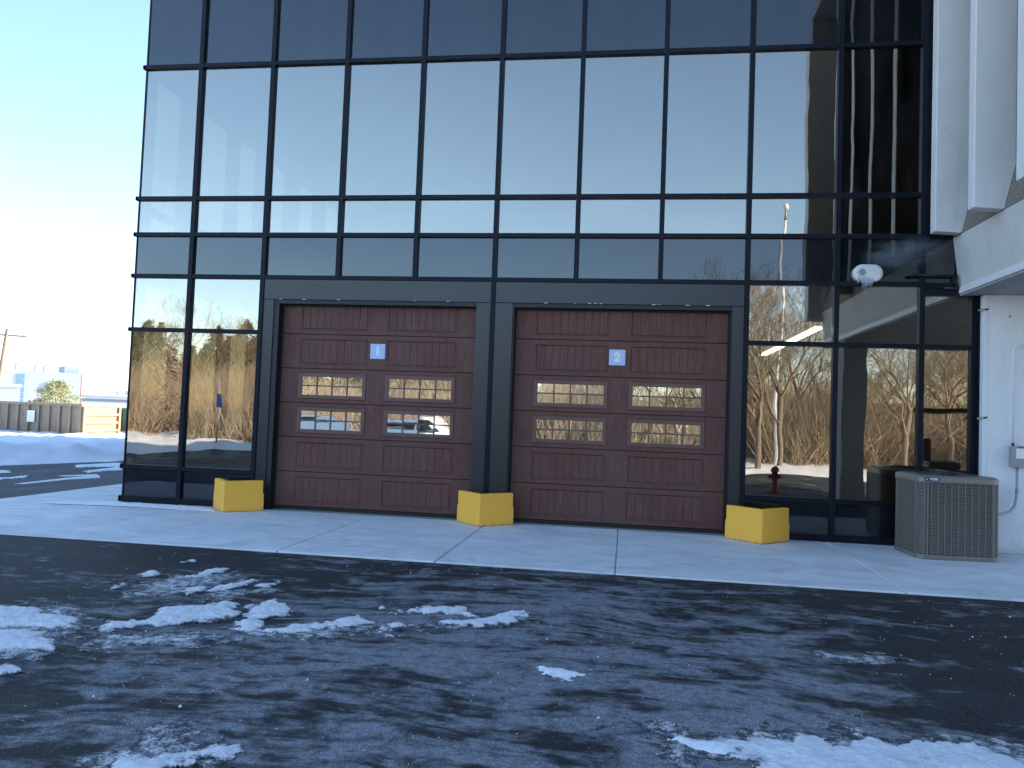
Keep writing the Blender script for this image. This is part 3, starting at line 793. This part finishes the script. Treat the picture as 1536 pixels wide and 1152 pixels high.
# top cover with soft shoulder
m = MB(); prof = [(0,AH-.085),(.002,AH-.03),(-.01,AH-.010),(-.03,AH)]
P = [rrect(AW+.006+o, AD+.006+o, AR) for o, z in prof]; n = len(P[0])
V = []; F = []
for (o, z), pp in zip(prof, P): V += [(x,y,z) for x,y in pp]
for k in range(len(prof)-1):
    for i in range(n): F.append((k*n+i, k*n+(i+1)%n, k*n+n+(i+1)%n, k*n+n+i))
ring = [(.36*math.cos(2*math.pi*i/n-math.pi*.75+.12), .335*math.sin(2*math.pi*i/n-math.pi*.75+.12), AH) for i in range(n)]
# order ring to start at the same corner as the rounded rectangle
b = (len(prof)-1)*n
st_ang = [math.atan2(y, x) for x, y in P[-1]]
V += [(.355*math.cos(a), .33*math.sin(a), AH) for a in st_ang]
for i in range(n): F.append((b+i, b+(i+1)%n, b+n+(i+1)%n, b+n+i))
V += [(.355*math.cos(a), .33*math.sin(a), AH-.06) for a in st_ang]
for i in range(n): F.append((b+n+i, b+n+(i+1)%n, b+2*n+(i+1)%n, b+2*n+i))
m.add(V, F); m.build('top_cover', M_ACG, ac, True)
# fan guard rings and spokes, a shallow dome
m = MB()
for k in range(1, 11):
    r = .035*k; z = AH+.035*(1-(k/10.5)**2)
    m.tube([(r*math.cos(2*math.pi*i/24), r*.93*math.sin(2*math.pi*i/24), z) for i in range(25)], .0035, 4, False)
for k in range(8):
    a = math.pi*k/4+.2
    m.tube([(r*math.cos(a), r*.93*math.sin(a), AH+.035*(1-(r/.367)**2)+.004) for r in (.02,.12,.24,.36)], .004, 4)
m.build('fan_guard', M_BLACK, ac)
MB().tube([(0,0,AH-.06),(0,0,AH+.03)], .09, 16).build('fan_motor', M_BLACK, ac, True)
# louvres: horizontal blades right round, pressed vertical ribs over them
def ring_strip(m, w, d, r, z0, z1, t, tilt=0):
    A = rrect(w, d, r); B = rrect(w-t, d-t, max(r-t,.01)); n = len(A); o = len(m.v)
    m.v += [(x,y,z0) for x,y in A]+[(x,y,z1+tilt) for x,y in B]+[(x,y,z0-.003) for x,y in B]
    for i in range(n):
        j = (i+1)%n
        m.f += [(o+i,o+j,o+n+j,o+n+i), (o+2*n+i,o+2*n+j,o+j,o+i)]
m = MB(); NL = 31
zz = np.linspace(.072, AH-.108, NL)
for z in zz: ring_strip(m, AW, AD, AR, z, z+.0175, .014, .002)
lou = m.build('louver', M_ACG, ac)
m = MB()
per = rrect(AW+.0035, AD+.0035, AR, 5)
# even spacing along the perimeter
pts = [Vector((x,y,0)) for x,y in per]; pts.append(pts[0]); L = [0]
for i in range(len(pts)-1): L.append(L[-1]+(pts[i+1]-pts[i]).length)
NR = 42
for k in range(NR):
    s = L[-1]*k/NR
    i = max(q for q in range(len(L)-1) if L[q] <= s+1e-9); u = (s-L[i])/(L[i+1]-L[i]+1e-9)
    p = pts[i].lerp(pts[i+1], u); tdir = (pts[i+1]-pts[i]).normalized(); nd = Vector((tdir.y,-tdir.x,0))
    a = p-tdir*.0048; bb = p+tdir*.0048; ci = nd*-.010
    m.prism([tuple(v)[:2] for v in (a+ci*.2, bb+ci*.2, bb+ci, a+ci)][::1], .055, AH-.085)
m.build('louver_rib', M_ACG, ac)
for sx, sy in ((-1,-1),(1,-1)):
    m = MB(); cx, cy = sx*(AW-AR), sy*(AD-AR)
    for k in range(2):
        a = math.radians((-90 if sx > 0 else -180)+ (8 if k == 0 else 82)); r = AR+.004
        x, y = cx+r*math.cos(a), cy+r*math.sin(a)
        m.tube([(x,y,.05),(x,y,AH-.085)], .009, 6)
    m.build('corner_post', M_ACG, ac)
bd = MB().box(-.09, .09, -.004, .004, -.022, .022).build('badge', M_NAVY, ac, bevel=.002); bd.location = (-.345, -AD-.012, AH-.045)
t = text_mesh('badge_lettering', 'YORK', .040, M_WHITE, bd, .0008, .0012, 1.0); t.location = (.018, -.0052, 0)
mk = MB()
for k in range(3):
    a = math.pi*k/3; mk.tube([(-.066+.011*math.cos(a),-.0052,.011*math.sin(a)),(-.066-.011*math.cos(a),-.0052,-.011*math.sin(a))], .002, 5)
mk.build('badge_logo', M_WHITE, bd)

# ------------------------------------------------------------------ WALL FITTINGS
M_GALV = mat_plain('galvanised_grey_paint', (.30,.31,.32), .45, .2, .1, 8)
M_CONW = mat_plain('white_painted_conduit', (.70,.71,.72), .45, 0, .05)
M_BRASS = mat_plain('dull_metal_fitting', (.42,.36,.26), .4, .6, .2, 20)
bx = thing('disconnect_box', 'small grey electrical disconnect box on the white wall', 'electrical box', (12.035, -.2, 1.293))
MB().box(-.115, .115, -.10, -.001, -.14, .13).build('enclosure', M_GALV, bx, bevel=.008)
MB().box(-.122, .122, -.108, -.101, -.145, .135).build('cover', M_GALV, bx, bevel=.004)
MB().box(-.07, .03, -.1095, -.1085, -.03, .10).build('warning_label', M_WHITE, bx)
M_RED = mat_plain('red_print', (.55,.03,.03), .5)
MB().box(-.05, .09, -.1105, -.1098, .105, .122).build('red_label_band', M_RED, bx)
MB().tube([(-.085,-.05,.13),(-.085,-.05,.17)], .018, 10).build('conduit_hub', M_BLACK, bx, True)
cpath = [(11.95,-.245,1.46),(11.95,-.245,2.65)]+[(11.95+.14*(1-math.cos(a)),-.245,2.65+.14*math.sin(a)) for a in np.linspace(.1,math.pi/2,7)]+[(13.0,-.245,2.79)]
tag(MB().tube(cpath, .012, 8).build('conduit', M_CONW, None, True), 'thin white conduit rising above the disconnect box and bending right', 'conduit')
fp = [(12.0,-.26,1.152),(12.0,-.26,.83),(11.99,-.27,.74),(11.95,-.31,.64),(11.86,-.38,.57),(11.70,-.48,.54),(11.44,-.58,.54)]
fl = thing('flexible_conduit', 'grey flexible conduit curving from the disconnect box down to the condenser', 'conduit', fp[0])
fp = [tuple(np.subtract(p, fp[0])) for p in fp]
MB().tube(fp, .016, 10).build('hose', M_GALV, fl, True)
MB().tube([(0,0,-.30),(0,0,-.34)], .022, 10).build('coupling', M_GALV, fl, True)
for z, lb in ((3.184, 'small metal clip on the white wall edge level with the door heads'), (1.773, 'small metal clip on the white wall edge above the condenser')):
    c = thing('wall_clip', lb, 'clip', (11.575, -.2, 1.56+(z-1.56)*1.0275), 0, 'clips on the edge of the white wall')
    MB().tube([(-.055,-.02,-.01),(.02,-.02,0)], [.012,.016], 8).build('clip_body', M_BRASS, c, True)
    MB().tube([(.02,-.02,0),(.07,-.02,.012)], .011, 8).build('clip_tail', M_BLACK, c, True)
tag(MB().tube([(11.92,-.2,3.145),(11.92,-.208,3.145)], .016, 12).build('wall_plug', M_GALV, None), 'tiny grey round plug high on the white wall', 'plug')
pp = [(10.74,-.09,3.712),(11.28,-.09,3.712)]
tp = thing('drain_pipe', 'black pipe running along the glass below the concrete overhang', 'pipe', (10.74,-.09,3.712))
MB().tube([(0,0,0),(.56,0,0)], .015, 10).build('upper_run', M_BLACK, tp, True)
MB().tube([(.555,0,.002),(.555,0,-.15)], .018, 10).build('drop', M_BLACK, tp, True)
MB().tube([(.40,.02,-.172),(.76,.02,-.172)], .022, 10).build('lower_run', M_BLACK, tp, True)
MB().tube([(-.05,0,0),(.02,0,0)], [.02,.03], 10).build('end_cap', M_BLACK, tp, True)

# vent terminal with icicles
vt = thing('vent_hood', 'white oval exhaust vent with icicles on the dark glass', 'vent', (10.15, -.004, 3.735))
M_VENT = mat_plain('white_vent_plastic', (.72,.72,.69), .45, 0, .06)
def stadium(hl, r, n=12):
    return [(hl+r*math.cos(a), r*math.sin(a)) for a in np.linspace(-math.pi/2, math.pi/2, n)]+[(-hl+r*math.cos(a), r*math.sin(a)) for a in np.linspace(math.pi/2, 3*math.pi/2, n)]
def stad_mesh(prof, hl, r):
    m = MB(); V = []; F = []
    for (o, y) in prof: V += [(x, y, z) for x, z in stadium(hl, r+o)]
    n = 24
    for k in range(len(prof)-1):
        for i in range(n): F.append((k*n+i, k*n+(i+1)%n, k*n+n+(i+1)%n, k*n+n+i))
    F.append(tuple((len(prof)-1)*n+i for i in range(n)))
    m.add(V, F); return m
stad_mesh([(0,-.0),(0,-.085),(-.008,-.098),(-.025,-.105)], .073, .122).build('housing', M_VENT, vt)
ex = MB(); ex.tube([(-.085,-.106,.008),(-.085,-.110,.008)], .048, 18); ex.build('outlet', M_BLACK, vt)
m = MB()
for k in range(6):
    x = -.085-.04+.016*k; hh = math.sqrt(max(.0001,.048**2-(x+.085)**2)); m.box(x-.0025, x+.0025, -.116, -.1102, .008-hh, .008+hh)
m.build('outlet_grille', M_VENT, vt)
for x, z in ((0,.095),(-.155,.0),(.155,.0)):
    MB().tube([(x,-.105,z),(x,-.109,z)], .005, 8).build('screw', M_GALV, vt)
t_ = NT('ice'); b_ = t_.bsdf((.75,.82,.9), .12, 0, t_.bump(t_.noise(t_.world(), 40, 3), .4, .01), .5); b_.inputs['Transmission Weight'].default_value = .45; M_ICE = t_.m
for k in range(13):
    x = -.135+.018*k*.85+random.uniform(-.006,.006); L_ = random.uniform(.03,.12)*(1.5 if 3 < k < 8 else 1)
    z0 = -.085 if k < 9 else -.10
    MB().tube([(x,-.10,z0+.05),(x+.002,-.104,z0),(x+random.uniform(-.006,.006),-.103,z0-L_*.5),(x+random.uniform(-.008,.008),-.102,z0-L_)], [.004,.0085,.006,.001], 6).build('icicle', M_ICE, vt, True)
# steam drifting right from the vent
t = NT('steam'); pv = t.n('VolumePrincipled'); pv.inputs['Color'].default_value = (.9,.92,.95,1)
v = t.coord('Object'); nn = t.noise(v, 1.7, 5, .6, .3)
ln = t.n('VectorMath', operation='LENGTH'); t.l(v, ln.inputs[0])
fall = t.math('SUBTRACT', 1, t.smooth(ln.outputs['Value'], .25, .98))
dens = t.math('MULTIPLY', t.math('MULTIPLY', t.smooth(nn, .36, .70), fall), 4.0)
t.l(dens, pv.inputs['Density']); t.l(pv.outputs[0], t.out.inputs['Volume'])
bm = bmesh.new(); bmesh.ops.create_icosphere(bm, subdivisions=3, radius=1)
ms = bpy.data.meshes.new('steam'); bm.to_mesh(ms); bm.free(); ms.materials.append(t.m)
st = link('steam', ms); st.location = (10.50, -.36, 3.96); st.scale = (.62,.26,.27); st.rotation_euler = (0,-.12,0); tag(st, kind='stuff')

# ------------------------------------------------------------------ LEFT BACKGROUND
M_DUMP = NT('weathered_grey_steel'); _v = M_DUMP.coord('Object'); _n = M_DUMP.noise(_v, 2, 6, .7); _s = M_DUMP.noise(M_DUMP.coord('Object',(2,2,.3)), 4, 6, .7)
_c = M_DUMP.mix(_n, (.24,.185,.135), (.37,.30,.23)); _c = M_DUMP.mix(M_DUMP.ramp(_s, [(.5,(0,0,0)),(.75,(.8,.8,.8))]), _c, (.16,.085,.05)); M_DUMP.bsdf(_c, .75, 0, None, .3); M_DUMP = M_DUMP.m
M_RUST = mat_plain('orange_brown_steel', (.36,.235,.14), .7, 0, .3, 4)
M_GREEN = mat_plain('faded_green_steel', (.17,.23,.12), .7, 0, .3, 4)
M_PAPER = mat_plain('white_paper', (.8,.8,.8), .7, 0, .02)
def dumpster(loc, L, D, H, side, end, label, n_rib, notice):
    t = thing('dumpster', label, 'dumpster', loc, 0, 'open top dumpsters beyond the snow bank')
    # origin: near right corner on the ground; body spans x -L..0, y 0..D
    MB().box(-L, -.03, .03, D, .16, H).build('front_panel', side, t)
    MB().box(-.028, 0, .03, D, .16, H).build('end_panel', end, t)
    for i in range(n_rib):
        x = -L+(L-.1)*i/(n_rib-1)+.05
        MB().box(x-.045, x+.045, -.06, .029, .16, H-.08).build('side_rib', side, t)
    MB().box(-L-.03, .03, -.07, D+.03, H-.08, H+.02).build('top_rail', side, t)
    MB().box(-L-.02, .02, -.06, D, .06, .158).build('bottom_rail', side, t)
    for z in np.linspace(.40, H-.38, 3): MB().box(.001, .06, .05, D-.05, z-.05, z+.05).build('end_rib', end, t)
    for y in (.0, D-.1): MB().box(.001, .08, y, y+.12, .16, H-.08).build('end_post', end, t)
    for x in (-L+.4, -.5): MB().tube([(x,.2,.06),(x,D-.2,.06)], .09, 10).build('roller', M_BLACK, t)
    if notice: MB().box(-L+1.42, -L+1.75, -.068, -.062, H-.75, H-.30).build('paper_notice', M_PAPER, t)
    return t
DL = 3.75
dumpster((-14.15,16.3,.0), DL, 2.25, 1.42, M_DUMP, M_RUST, 'weathered grey dumpster with white paper notice and sunlit orange end', 9, True)
dumpster((-12.6,20.2,.0), 3.2, 2.0, 1.30, M_GREEN, M_GREEN, 'faded green dumpster behind the orange end of the grey one', 7, False)
M_OFF = mat_plain('pale_office_cladding', (.36,.385,.42), .7, 0, .04, .2); M_BWIN = mat_plain('blue_window_glass', (.10,.22,.30), .15, .0, .2, .5, spec=.8)
M_DWIN = mat_plain('dark_window_glass', (.10,.12,.14), .2, 0, .2, .5); M_BRICK = mat_plain('red_brick_return', (.32,.13,.08), .85, 0, .2, 2)
# placed by bearing from the viewpoint, each at its own true distance
def at(u, dist, z=0):
    d = fw+rt*((u-768)/1168.8)+up*((576-600)/1168.8); k = dist/math.hypot(d.x, d.y)
    return Vector((CAM.x+d.x*k, CAM.y+d.y*k, z))
def view_frame(u): 
    p = at(u, 1)-Vector((CAM.x,CAM.y,0)); return math.atan2(p.y, p.x)-math.pi/2
D1 = 190
p = at(52, D1); ob = thing('office_building', 'large white office building with a blue stairwell window behind the grey dumpster', 'building', p, view_frame(52)+.12, 'distant buildings')
wd = 104/1168.8*D1
MB().box(-wd*.62, wd*.49, 0, 22, -1, 7.4).build('wall', M_OFF, ob)
MB().box(wd*.49+.01, wd*.49+.3, .2, 22, -1, 7.2).build('brick_return', M_BRICK, ob)
MB().box(wd*.31, wd*.48, 1, 9, 7.4, 8.9).build('penthouse', M_OFF, ob)
for k in range(6):
    MB().box(-wd*.20, -wd*.12, -.12, .05, -1+k*1.3+.1, -1+k*1.3+1.15).build('window', M_BWIN, ob)
wn = MB().box(wd*.10, wd*.25, -.12, .05, 3.4, 5.2).build('window', M_DWIN, ob)
for q in range(4): MB().box(wd*.10+q*wd*.05-.06, wd*.10+q*wd*.05+.06, -.2, -.121, 3.4, 5.2).build('glazing_bar', M_OFF, wn)
for x in (-wd*.2, 0, wd*.1): MB().tube([(x,3,7.4),(x,3,8.6),(x+.6,3,9.0)], .22, 8).build('roof_vent', M_OFF, ob)
D2 = 90; p = at(5, D2); ob = thing('annex_building', 'plain grey block at the far left edge below the white office building', 'building', p, view_frame(5)+.1, 'distant buildings')
MB().box(-3, 1.35, 0, 6, -1, 2.7).build('wall', M_OFF, ob); MB().box(-3.1, 1.45, -.1, 6.1, 2.7, 2.95).build('roof', M_TRIM, ob)
MB().box(-1.6, -.6, -.05, .05, -.1, 1.4).build('window', M_DWIN, ob)
D3 = 260; p = at(170, D3); ob = thing('warehouse', 'low grey flat-roofed building far off beside the glass corner', 'building', p, view_frame(170)+.2, 'distant buildings')
MB().box(-8.5, 16, 0, 20, -1, 3.4).build('wall', M_OFF, ob)
MB().box(-8.3, 16.2, -.3, 19, 3.4, 3.8).build('roof', M_TRIM, ob)
MB().box(-8.2, 15.5, -.1, .1, 1.6, 2.4).build('window', M_DWIN, ob)
for x in (2, 4.6): MB().box(x, x+1.8, 5, 7, 3.8, 5.2).build('roof_unit', M_OFF, ob)
# utility pole, leaning
M_POLE = mat_plain('weathered_pole_wood', (.30,.20,.13), .9, 0, .3, 2)
p = at(-9, 62); up_ = thing('utility_pole', 'leaning wooden utility pole at the left edge of the sky', 'utility pole', p, view_frame(0))
MB().tube([(-.1,0,-.5),(.50,0,6.2)], [.15,.11], 8).build('pole', M_POLE, up_, True)
MB().box(-.55, 1.6, -.06, .06, 5.70, 5.82).build('crossarm', M_POLE, up_)
for x in (-.4, .0, .9, 1.4): MB().tube([(x,0,5.82),(x,0,6.0)], .05, 6).build('insulator', M_GALV, up_)

# ------------------------------------------------------------------ TREES
def conifer(name, label, loc, h, r, mat, group, seed, n=900, base=.12, droop=.25, round_=False):
    t = thing(name, label, 'tree', loc, random.uniform(0,6), group)
    MB().tube([(0,0,-.2),(0,0,h*.95)], [h*.022,.02], 6).build('trunk', M_BARK, t, True)
    t_crown = crown_mesh(h, r, mat, seed, n, base, droop, round_)
    link('crown', t_crown, t); return t
_cm = {}
def crown_mesh(h, r, mat, seed, n, base, droop, round_):
    key = (mat.name, seed)
    if key in _cm: return _cm[key]
    g = np.random.default_rng(seed)
    # sprays: clusters on tiers
    zt = base+(1-base)*g.random(n)**1.15
    prof = np.where(round_, np.sin(np.pi*np.clip((zt-base)/(1-base)*.92+.06,0,1))**.6, (1-zt)**.8*1.15)
    a = g.random(n)*2*np.pi; rad = r*prof*(.25+.8*np.sqrt(g.random(n)))*(.8+.35*np.sin(a*3+zt*22))
    C = np.stack([rad*np.cos(a), rad*np.sin(a), zt*h-rad*droop*.6], 1)
    V = []; F = []
    for k in range(5):
        d = np.stack([np.cos(a), np.sin(a), np.full(n,-droop)], 1)+g.normal(0,.65,(n,3)); d /= np.linalg.norm(d,axis=1)[:,None]
        sd_ = np.cross(d, g.normal(0,1,(n,3))); sd_ /= np.linalg.norm(sd_,axis=1)[:,None]
        L = (.07+.06*g.random(n))[:,None]*h*.55; wdt = L*.20
        o = C+g.normal(0,.02*h,(n,3)); o2 = len(V)
        tri = np.stack([o-sd_*wdt, o+sd_*wdt, o+d*L], 1).reshape(-1,3)
        V.append(tri)
    V = np.concatenate(V); F = np.arange(len(V)).reshape(-1,3)
    _cm[key] = fastmesh('crown', V, F, mat); return _cm[key]
conifer('pine_tree', 'yellowish bushy pine tree behind the grey dumpster', at(84, 60, -.2), 3.0, 1.35, M_PINE, None, 5, 1400, .05, .0, True)
conifer('shrub', 'low sparse shrub left of the yellowish pine tree', at(58, 60, -.2), 1.75, .9, M_PINE, None, 6, 500, .05, .0, True)

def bare_tree_mesh(seed, h, spread, levels=6, r0=.13):
    g = random.Random(seed); segs = []     # (p0, p1, r0, r1)
    trunk = []
    def grow(p, d, L, r, lv):
        n = 3 if lv < 3 else 2
        q = p
        for i in range(n):
            d2 = (d+Vector((g.gauss(0,.13),g.gauss(0,.13),g.gauss(.05,.08)))).normalized()
            e = q+d2*(L/n); rr = r*(1-.28*(i+1)/n)
            (trunk if lv == 0 else segs).append((q, e, r*(1-.28*i/n), rr)); q = e; d = d2
            if lv < levels and lv > 0 and g.random() < .6:
                side(q, d, L, rr, lv)
            if lv == 0 and i > 0:
                side(q, d, L*.8, rr, lv); side(q, d, L*.7, rr, lv)
        if lv < levels:
            for k in range(2): side(q, d, L, r*.78, lv)
    def side(q, d, L, r, lv):
        ax = d.orthogonal().normalized(); ax.rotate(Matrix.Rotation(g.random()*6.28, 3, d))
        a = g.uniform(.3,.85)*spread
        nd = (d*math.cos(a)+ax*math.sin(a)+Vector((0,0,.16))).normalized()
        grow(q, nd, L*g.uniform(.58,.8), max(r*.60,.0045), lv+1)
    grow(Vector((0,0,-.2)), Vector((g.gauss(0,.05),g.gauss(0,.05),1)).normalized(), h*.36, r0, 0)
    def to_mesh(S, nm, mat, n):
        P0 = np.array([s[0] for s in S]); P1 = np.array([s[1] for s in S]); ra = np.array([s[2] for s in S]); rb = np.array([s[3] for s in S])
        return prisms(nm, P0, P1, ra, rb, mat, n)
    return to_mesh(trunk, 'trunk', M_BARK, 7), to_mesh(segs, 'branches', M_PALEB, 3)
def prisms(nm, P0, P1, ra, rb, mat, n=3):
    d = P1-P0; d = d/np.maximum(np.linalg.norm(d,axis=1)[:,None],1e-6)
    ref = np.where(np.abs(d[:,2:3]) < .9, np.array([[0,0,1.]]), np.array([[1.,0,0]]))
    a = np.cross(d, ref); a /= np.linalg.norm(a,axis=1)[:,None]; b = np.cross(d, a)
    N = len(P0); V = np.zeros((N, 2*n, 3))
    for k in range(n):
        t = 2*math.pi*k/n; o = a*math.cos(t)+b*math.sin(t)
        V[:,k] = P0+o*ra[:,None]; V[:,n+k] = P1+o*rb[:,None]
    base = (np.arange(N)*2*n)[:,None]; F = []
    for k in range(n): F.append(base+np.array([[k,(k+1)%n,n+(k+1)%n,n+k]]))
    return fastmesh(nm, V.reshape(-1,3), np.concatenate(F), mat, n > 3)
protos = [bare_tree_mesh(s, 9.5, sp, 6, .14) for s, sp in ((11,1.0),(12,.8),(13,1.15),(14,.9))]
TL = 'tall bare tree reflected in the glass, standing in the brush across the lot'
def bare_tree(x, y, sc, k, rz, label=TL, group='bare trees across the lot'):
    t = thing('bare_tree', label, 'tree', (x, y, hz1(x,y)), rz, group); t.scale = (sc*.9,sc*.9,sc*.80)
    link('trunk', protos[k][0], t); link('branches', protos[k][1], t)
spots = [(11.3,-16.2,.95,0),(12.2,-17.0,1.0,1),(20,-22,1.0,2),(17.5,-21,.9,0),(23,-25,1.1,3),(26,-23,1.0,1),(14.5,-24,1.05,3),(9,-23,.9,2)]
for i in range(46):
    x = random.uniform(-30, 44); y = random.uniform(-24, -44); 
    if x < -6 and random.random() < .5: continue
    spots.append((x, y, random.uniform(.65,1.05), random.randrange(4)))
OWN = ['bare tree reflected in the glass just behind the fire hydrant', 'bare tree reflected in the glass right beside the flagpole']
for i, (x, y, s_, k) in enumerate(spots):
    if i < 2: bare_tree(x, y, s_, k, random.uniform(0,6.28), OWN[i])
    else: bare_tree(x, y, s_, k, random.uniform(0,6.28))
for i in range(34):
    x = random.uniform(-52,-8); y = random.uniform(-44,-62)
    if x > -16: y -= 6
    t = conifer('evergreen_tree', 'dark evergreen reflected in the left panes, standing on the wooded hill', (x, y, hz1(x,y)-.2), 5.2, 1.8, M_CONIF, 'evergreens on the wooded hill', 20+i%3, 700)
    t.scale = (1,1,random.uniform(.7,1.15))
# golden brush: tens of thousands of dry stems
N = 60000
bx_ = rng.uniform(-60, 48, N); by_ = -20.5-np.abs(rng.normal(0, 1, N))*14
cl = fbm(bx_*.35, by_*.35, 3)
keep = cl > .42; bx_, by_ = bx_[keep], by_[keep]; N = len(bx_)
bz_ = np.maximum(hill_z(bx_, by_), -.05)
hh = rng.uniform(.7, 3.2, N)*(.5+fbm(bx_*.2+7, by_*.2, 2))
P0 = np.stack([bx_,by_,bz_-.05],1); lean = rng.normal(0,.28,(N,2))
P1 = P0+np.stack([lean[:,0]*hh, lean[:,1]*hh, hh*.6],1)
P2 = P1+np.stack([(lean[:,0]*1.6+rng.normal(0,.2,N))*hh*.5, lean[:,1]*hh*.7, hh*.45],1)
PP0 = np.concatenate([P0,P1,P1]); PP1 = np.concatenate([P1,P2,P1+(P2-P1)*np.array([-.8,.9,.9])+np.array([0,0,.1])])
ra = np.concatenate([np.full(N,.020),np.full(N,.013),np.full(N,.011)]); rb = np.concatenate([np.full(N,.013),np.full(N,.005),np.full(N,.004)])
tag(link('dry_brush', prisms('dry_brush', PP0, PP1, ra, rb, M_TWIG, 3)), kind='stuff')

# ------------------------------------------------------------------ THINGS BEHIND THE VIEWPOINT (seen in the glass)
hy = thing('fire_hydrant', 'red fire hydrant reflected in the glass right of the second door', 'hydrant', (10.39,-7.84,-.02)); hy.scale = (.85,.85,.88)
M_HYD = mat_plain('faded_red_hydrant', (.30,.03,.025), .5, 0, .2)
MB().tube([(0,0,0),(0,0,.05),(0,0,.051),(0,0,.55),(0,0,.56),(0,0,.60),(0,0,.68),(0,0,.72)], [.16,.16,.11,.10,.14,.14,.10,.03], 14).build('barrel', M_HYD, hy, True)
for s in (-1,1): MB().tube([(s*.09,0,.42),(s*.19,0,.42)], .05, 10).build('outlet', M_HYD, hy, True)
MB().tube([(0,-.09,.38),(0,-.19,.38)], .07, 10).build('pumper_outlet', M_HYD, hy, True)
fpole = thing('flagpole', 'tall white flagpole with a ball finial reflected in the glass', 'flagpole', (12.55,-20,-.1))
MB().tube([(0,0,0),(.25,0,9.9)], [.075,.045], 10).build('pole', M_WHITE, fpole, True)
bm = bmesh.new(); bmesh.ops.create_uvsphere(bm, u_segments=12, v_segments=8, radius=.12); bm.transform(Matrix.Translation((.255,0,10.25)))
ms = bpy.data.meshes.new('finial'); bm.to_mesh(ms); bm.free(); ms.materials.append(M_WHITE); ms.shade_smooth(); link('finial', ms, fpole)
MB().tube([(.25,0,9.85),(.25,0,10.2)], [.07,.03], 8).build('truck', M_GALV, fpole, True)
sp = thing('street_sign', 'small blue sign on a thin post reflected in the left panes', 'sign', (-8.08,-15.78,-.05))
MB().tube([(0,0,0),(0,0,2.6)], .035, 8).build('post', M_GALV, sp, True)
MB().box(-.10, .10, .04, .05, 1.5, 2.0).build('plate', M_NAVY, sp)
# parked cars
M_CAR = mat_plain('white_car_paint', (.78,.78,.78), .25, 0, .02); M_TYRE = mat_plain('tyre_rubber', (.02,.02,.02), .8)
def car(loc, rz, label, tall):
    c = thing('parked_car', label, 'car', loc, rz, 'cars parked across the lot')
    zt = 1.75 if tall else 1.48
    prof = [(-2.2,.35),(2.2,.35),(2.25,.62),(2.1,.86),(1.15,.98),(.55,zt-.06),(.2,zt),(-1.2,zt),(-1.75,zt-.08) if tall else (-1.35,zt-.05),(-2.1,1.0),(-2.22,.7)]
    MB().extr(prof, 'y', -.86, .86).build('body', M_CAR, c, bevel=.06)
    MB().extr([(.98,1.0),(.5,zt-.12),(.1,zt-.1),(.1,1.0)], 'y', -.868, .868).build('window', G_CAR, c)
    MB().extr([(.02,1.0),(.02,zt-.1),(-1.15,zt-.1),(-1.6,1.0)], 'y', -.868, .868).build('window', G_CAR, c)
    for x in (-1.35, 1.4):
        for s in (-1,1):
            wl = MB().tube([(x,s*.66,.33),(x,s*.88,.33)], .33, 20).build('wheel', M_TYRE, c, True)
            MB().tube([(x,s*.881,.33),(x,s*.90,.33)], .20, 12).build('rim', M_GALV, wl)
car((-1.6,-20.2,-.12), .05, 'low white car reflected in the right windows of the first door', False)
car((-6.2,-20.6,-.12), .0, 'low white car reflected in the left windows of the first door', False)
# utility cart under the wing
uc = thing('utility_cart', 'dark utility cart with a flat roof reflected beside the condenser', 'cart', (13.6,-5.9,-.02), .3)
MB().box(-.75, .75, -.6, .6, .35, .85).build('body', mat_plain('dark_red_cart_paint', (.12,.02,.015), .4), uc, bevel=.05)
MB().box(-.8, .8, -.62, .62, 1.98, 2.06).build('roof', M_BLACK, uc, bevel=.02)
for sx in (-.7,.7):
    for sy in (-.55,.55): MB().tube([(sx,sy,.85),(sx*.95,sy,1.98)], .03, 6).build('roof_post', M_BLACK, uc)
MB().box(-.45, .1, -.5, .5, .85, 1.0).build('seat', M_SEAL, uc, bevel=.03); MB().box(-.55, -.42, -.5, .5, 1.0, 1.45).build('backrest', M_SEAL, uc, bevel=.03)
for sx in (-.5,.5):
    for sy in (-.6,.6): MB().tube([(sx,sy-.09,.26),(sx,sy+.09,.26)], .26, 16).build('wheel', M_TYRE, uc, True)

# salt and ice crumbs scattered on the lot
N = 1500
xs = rng.uniform(2.2, 10.5, N); ys_ = rng.uniform(-8.0, -3.4, N)
k = fbm(xs*.9, ys_*1.6, 4)+ .25*np.exp(-((xs-4.2)/1.2)**2-((ys_+6.4)/.7)**2); sel = k > .53; xs, ys_ = xs[sel], ys_[sel]; N = len(xs)
r_ = rng.uniform(.0018,.0048,N)*(1+(rng.random(N) < .04)*1.2)
O = np.array([(1,0,0),(0,1,0),(-1,0,0),(0,-1,0),(0,0,1),(0,0,-.3)]); j_ = rng.uniform(.6,1.4,(N,6,1))
V = np.stack([xs,ys_,-.02+r_*.4],1)[:,None,:]+O[None]*r_[:,None,None]*j_
Fo = np.array([(0,1,4),(1,2,4),(2,3,4),(3,0,4),(1,0,5),(2,1,5),(3,2,5),(0,3,5)])
F = (np.arange(N)*6)[:,None,None]+Fo[None]
tag(link('salt_crumbs', fastmesh('salt_crumbs', V.reshape(-1,3), F.reshape(-1,3), M_SNOW)), kind='stuff')
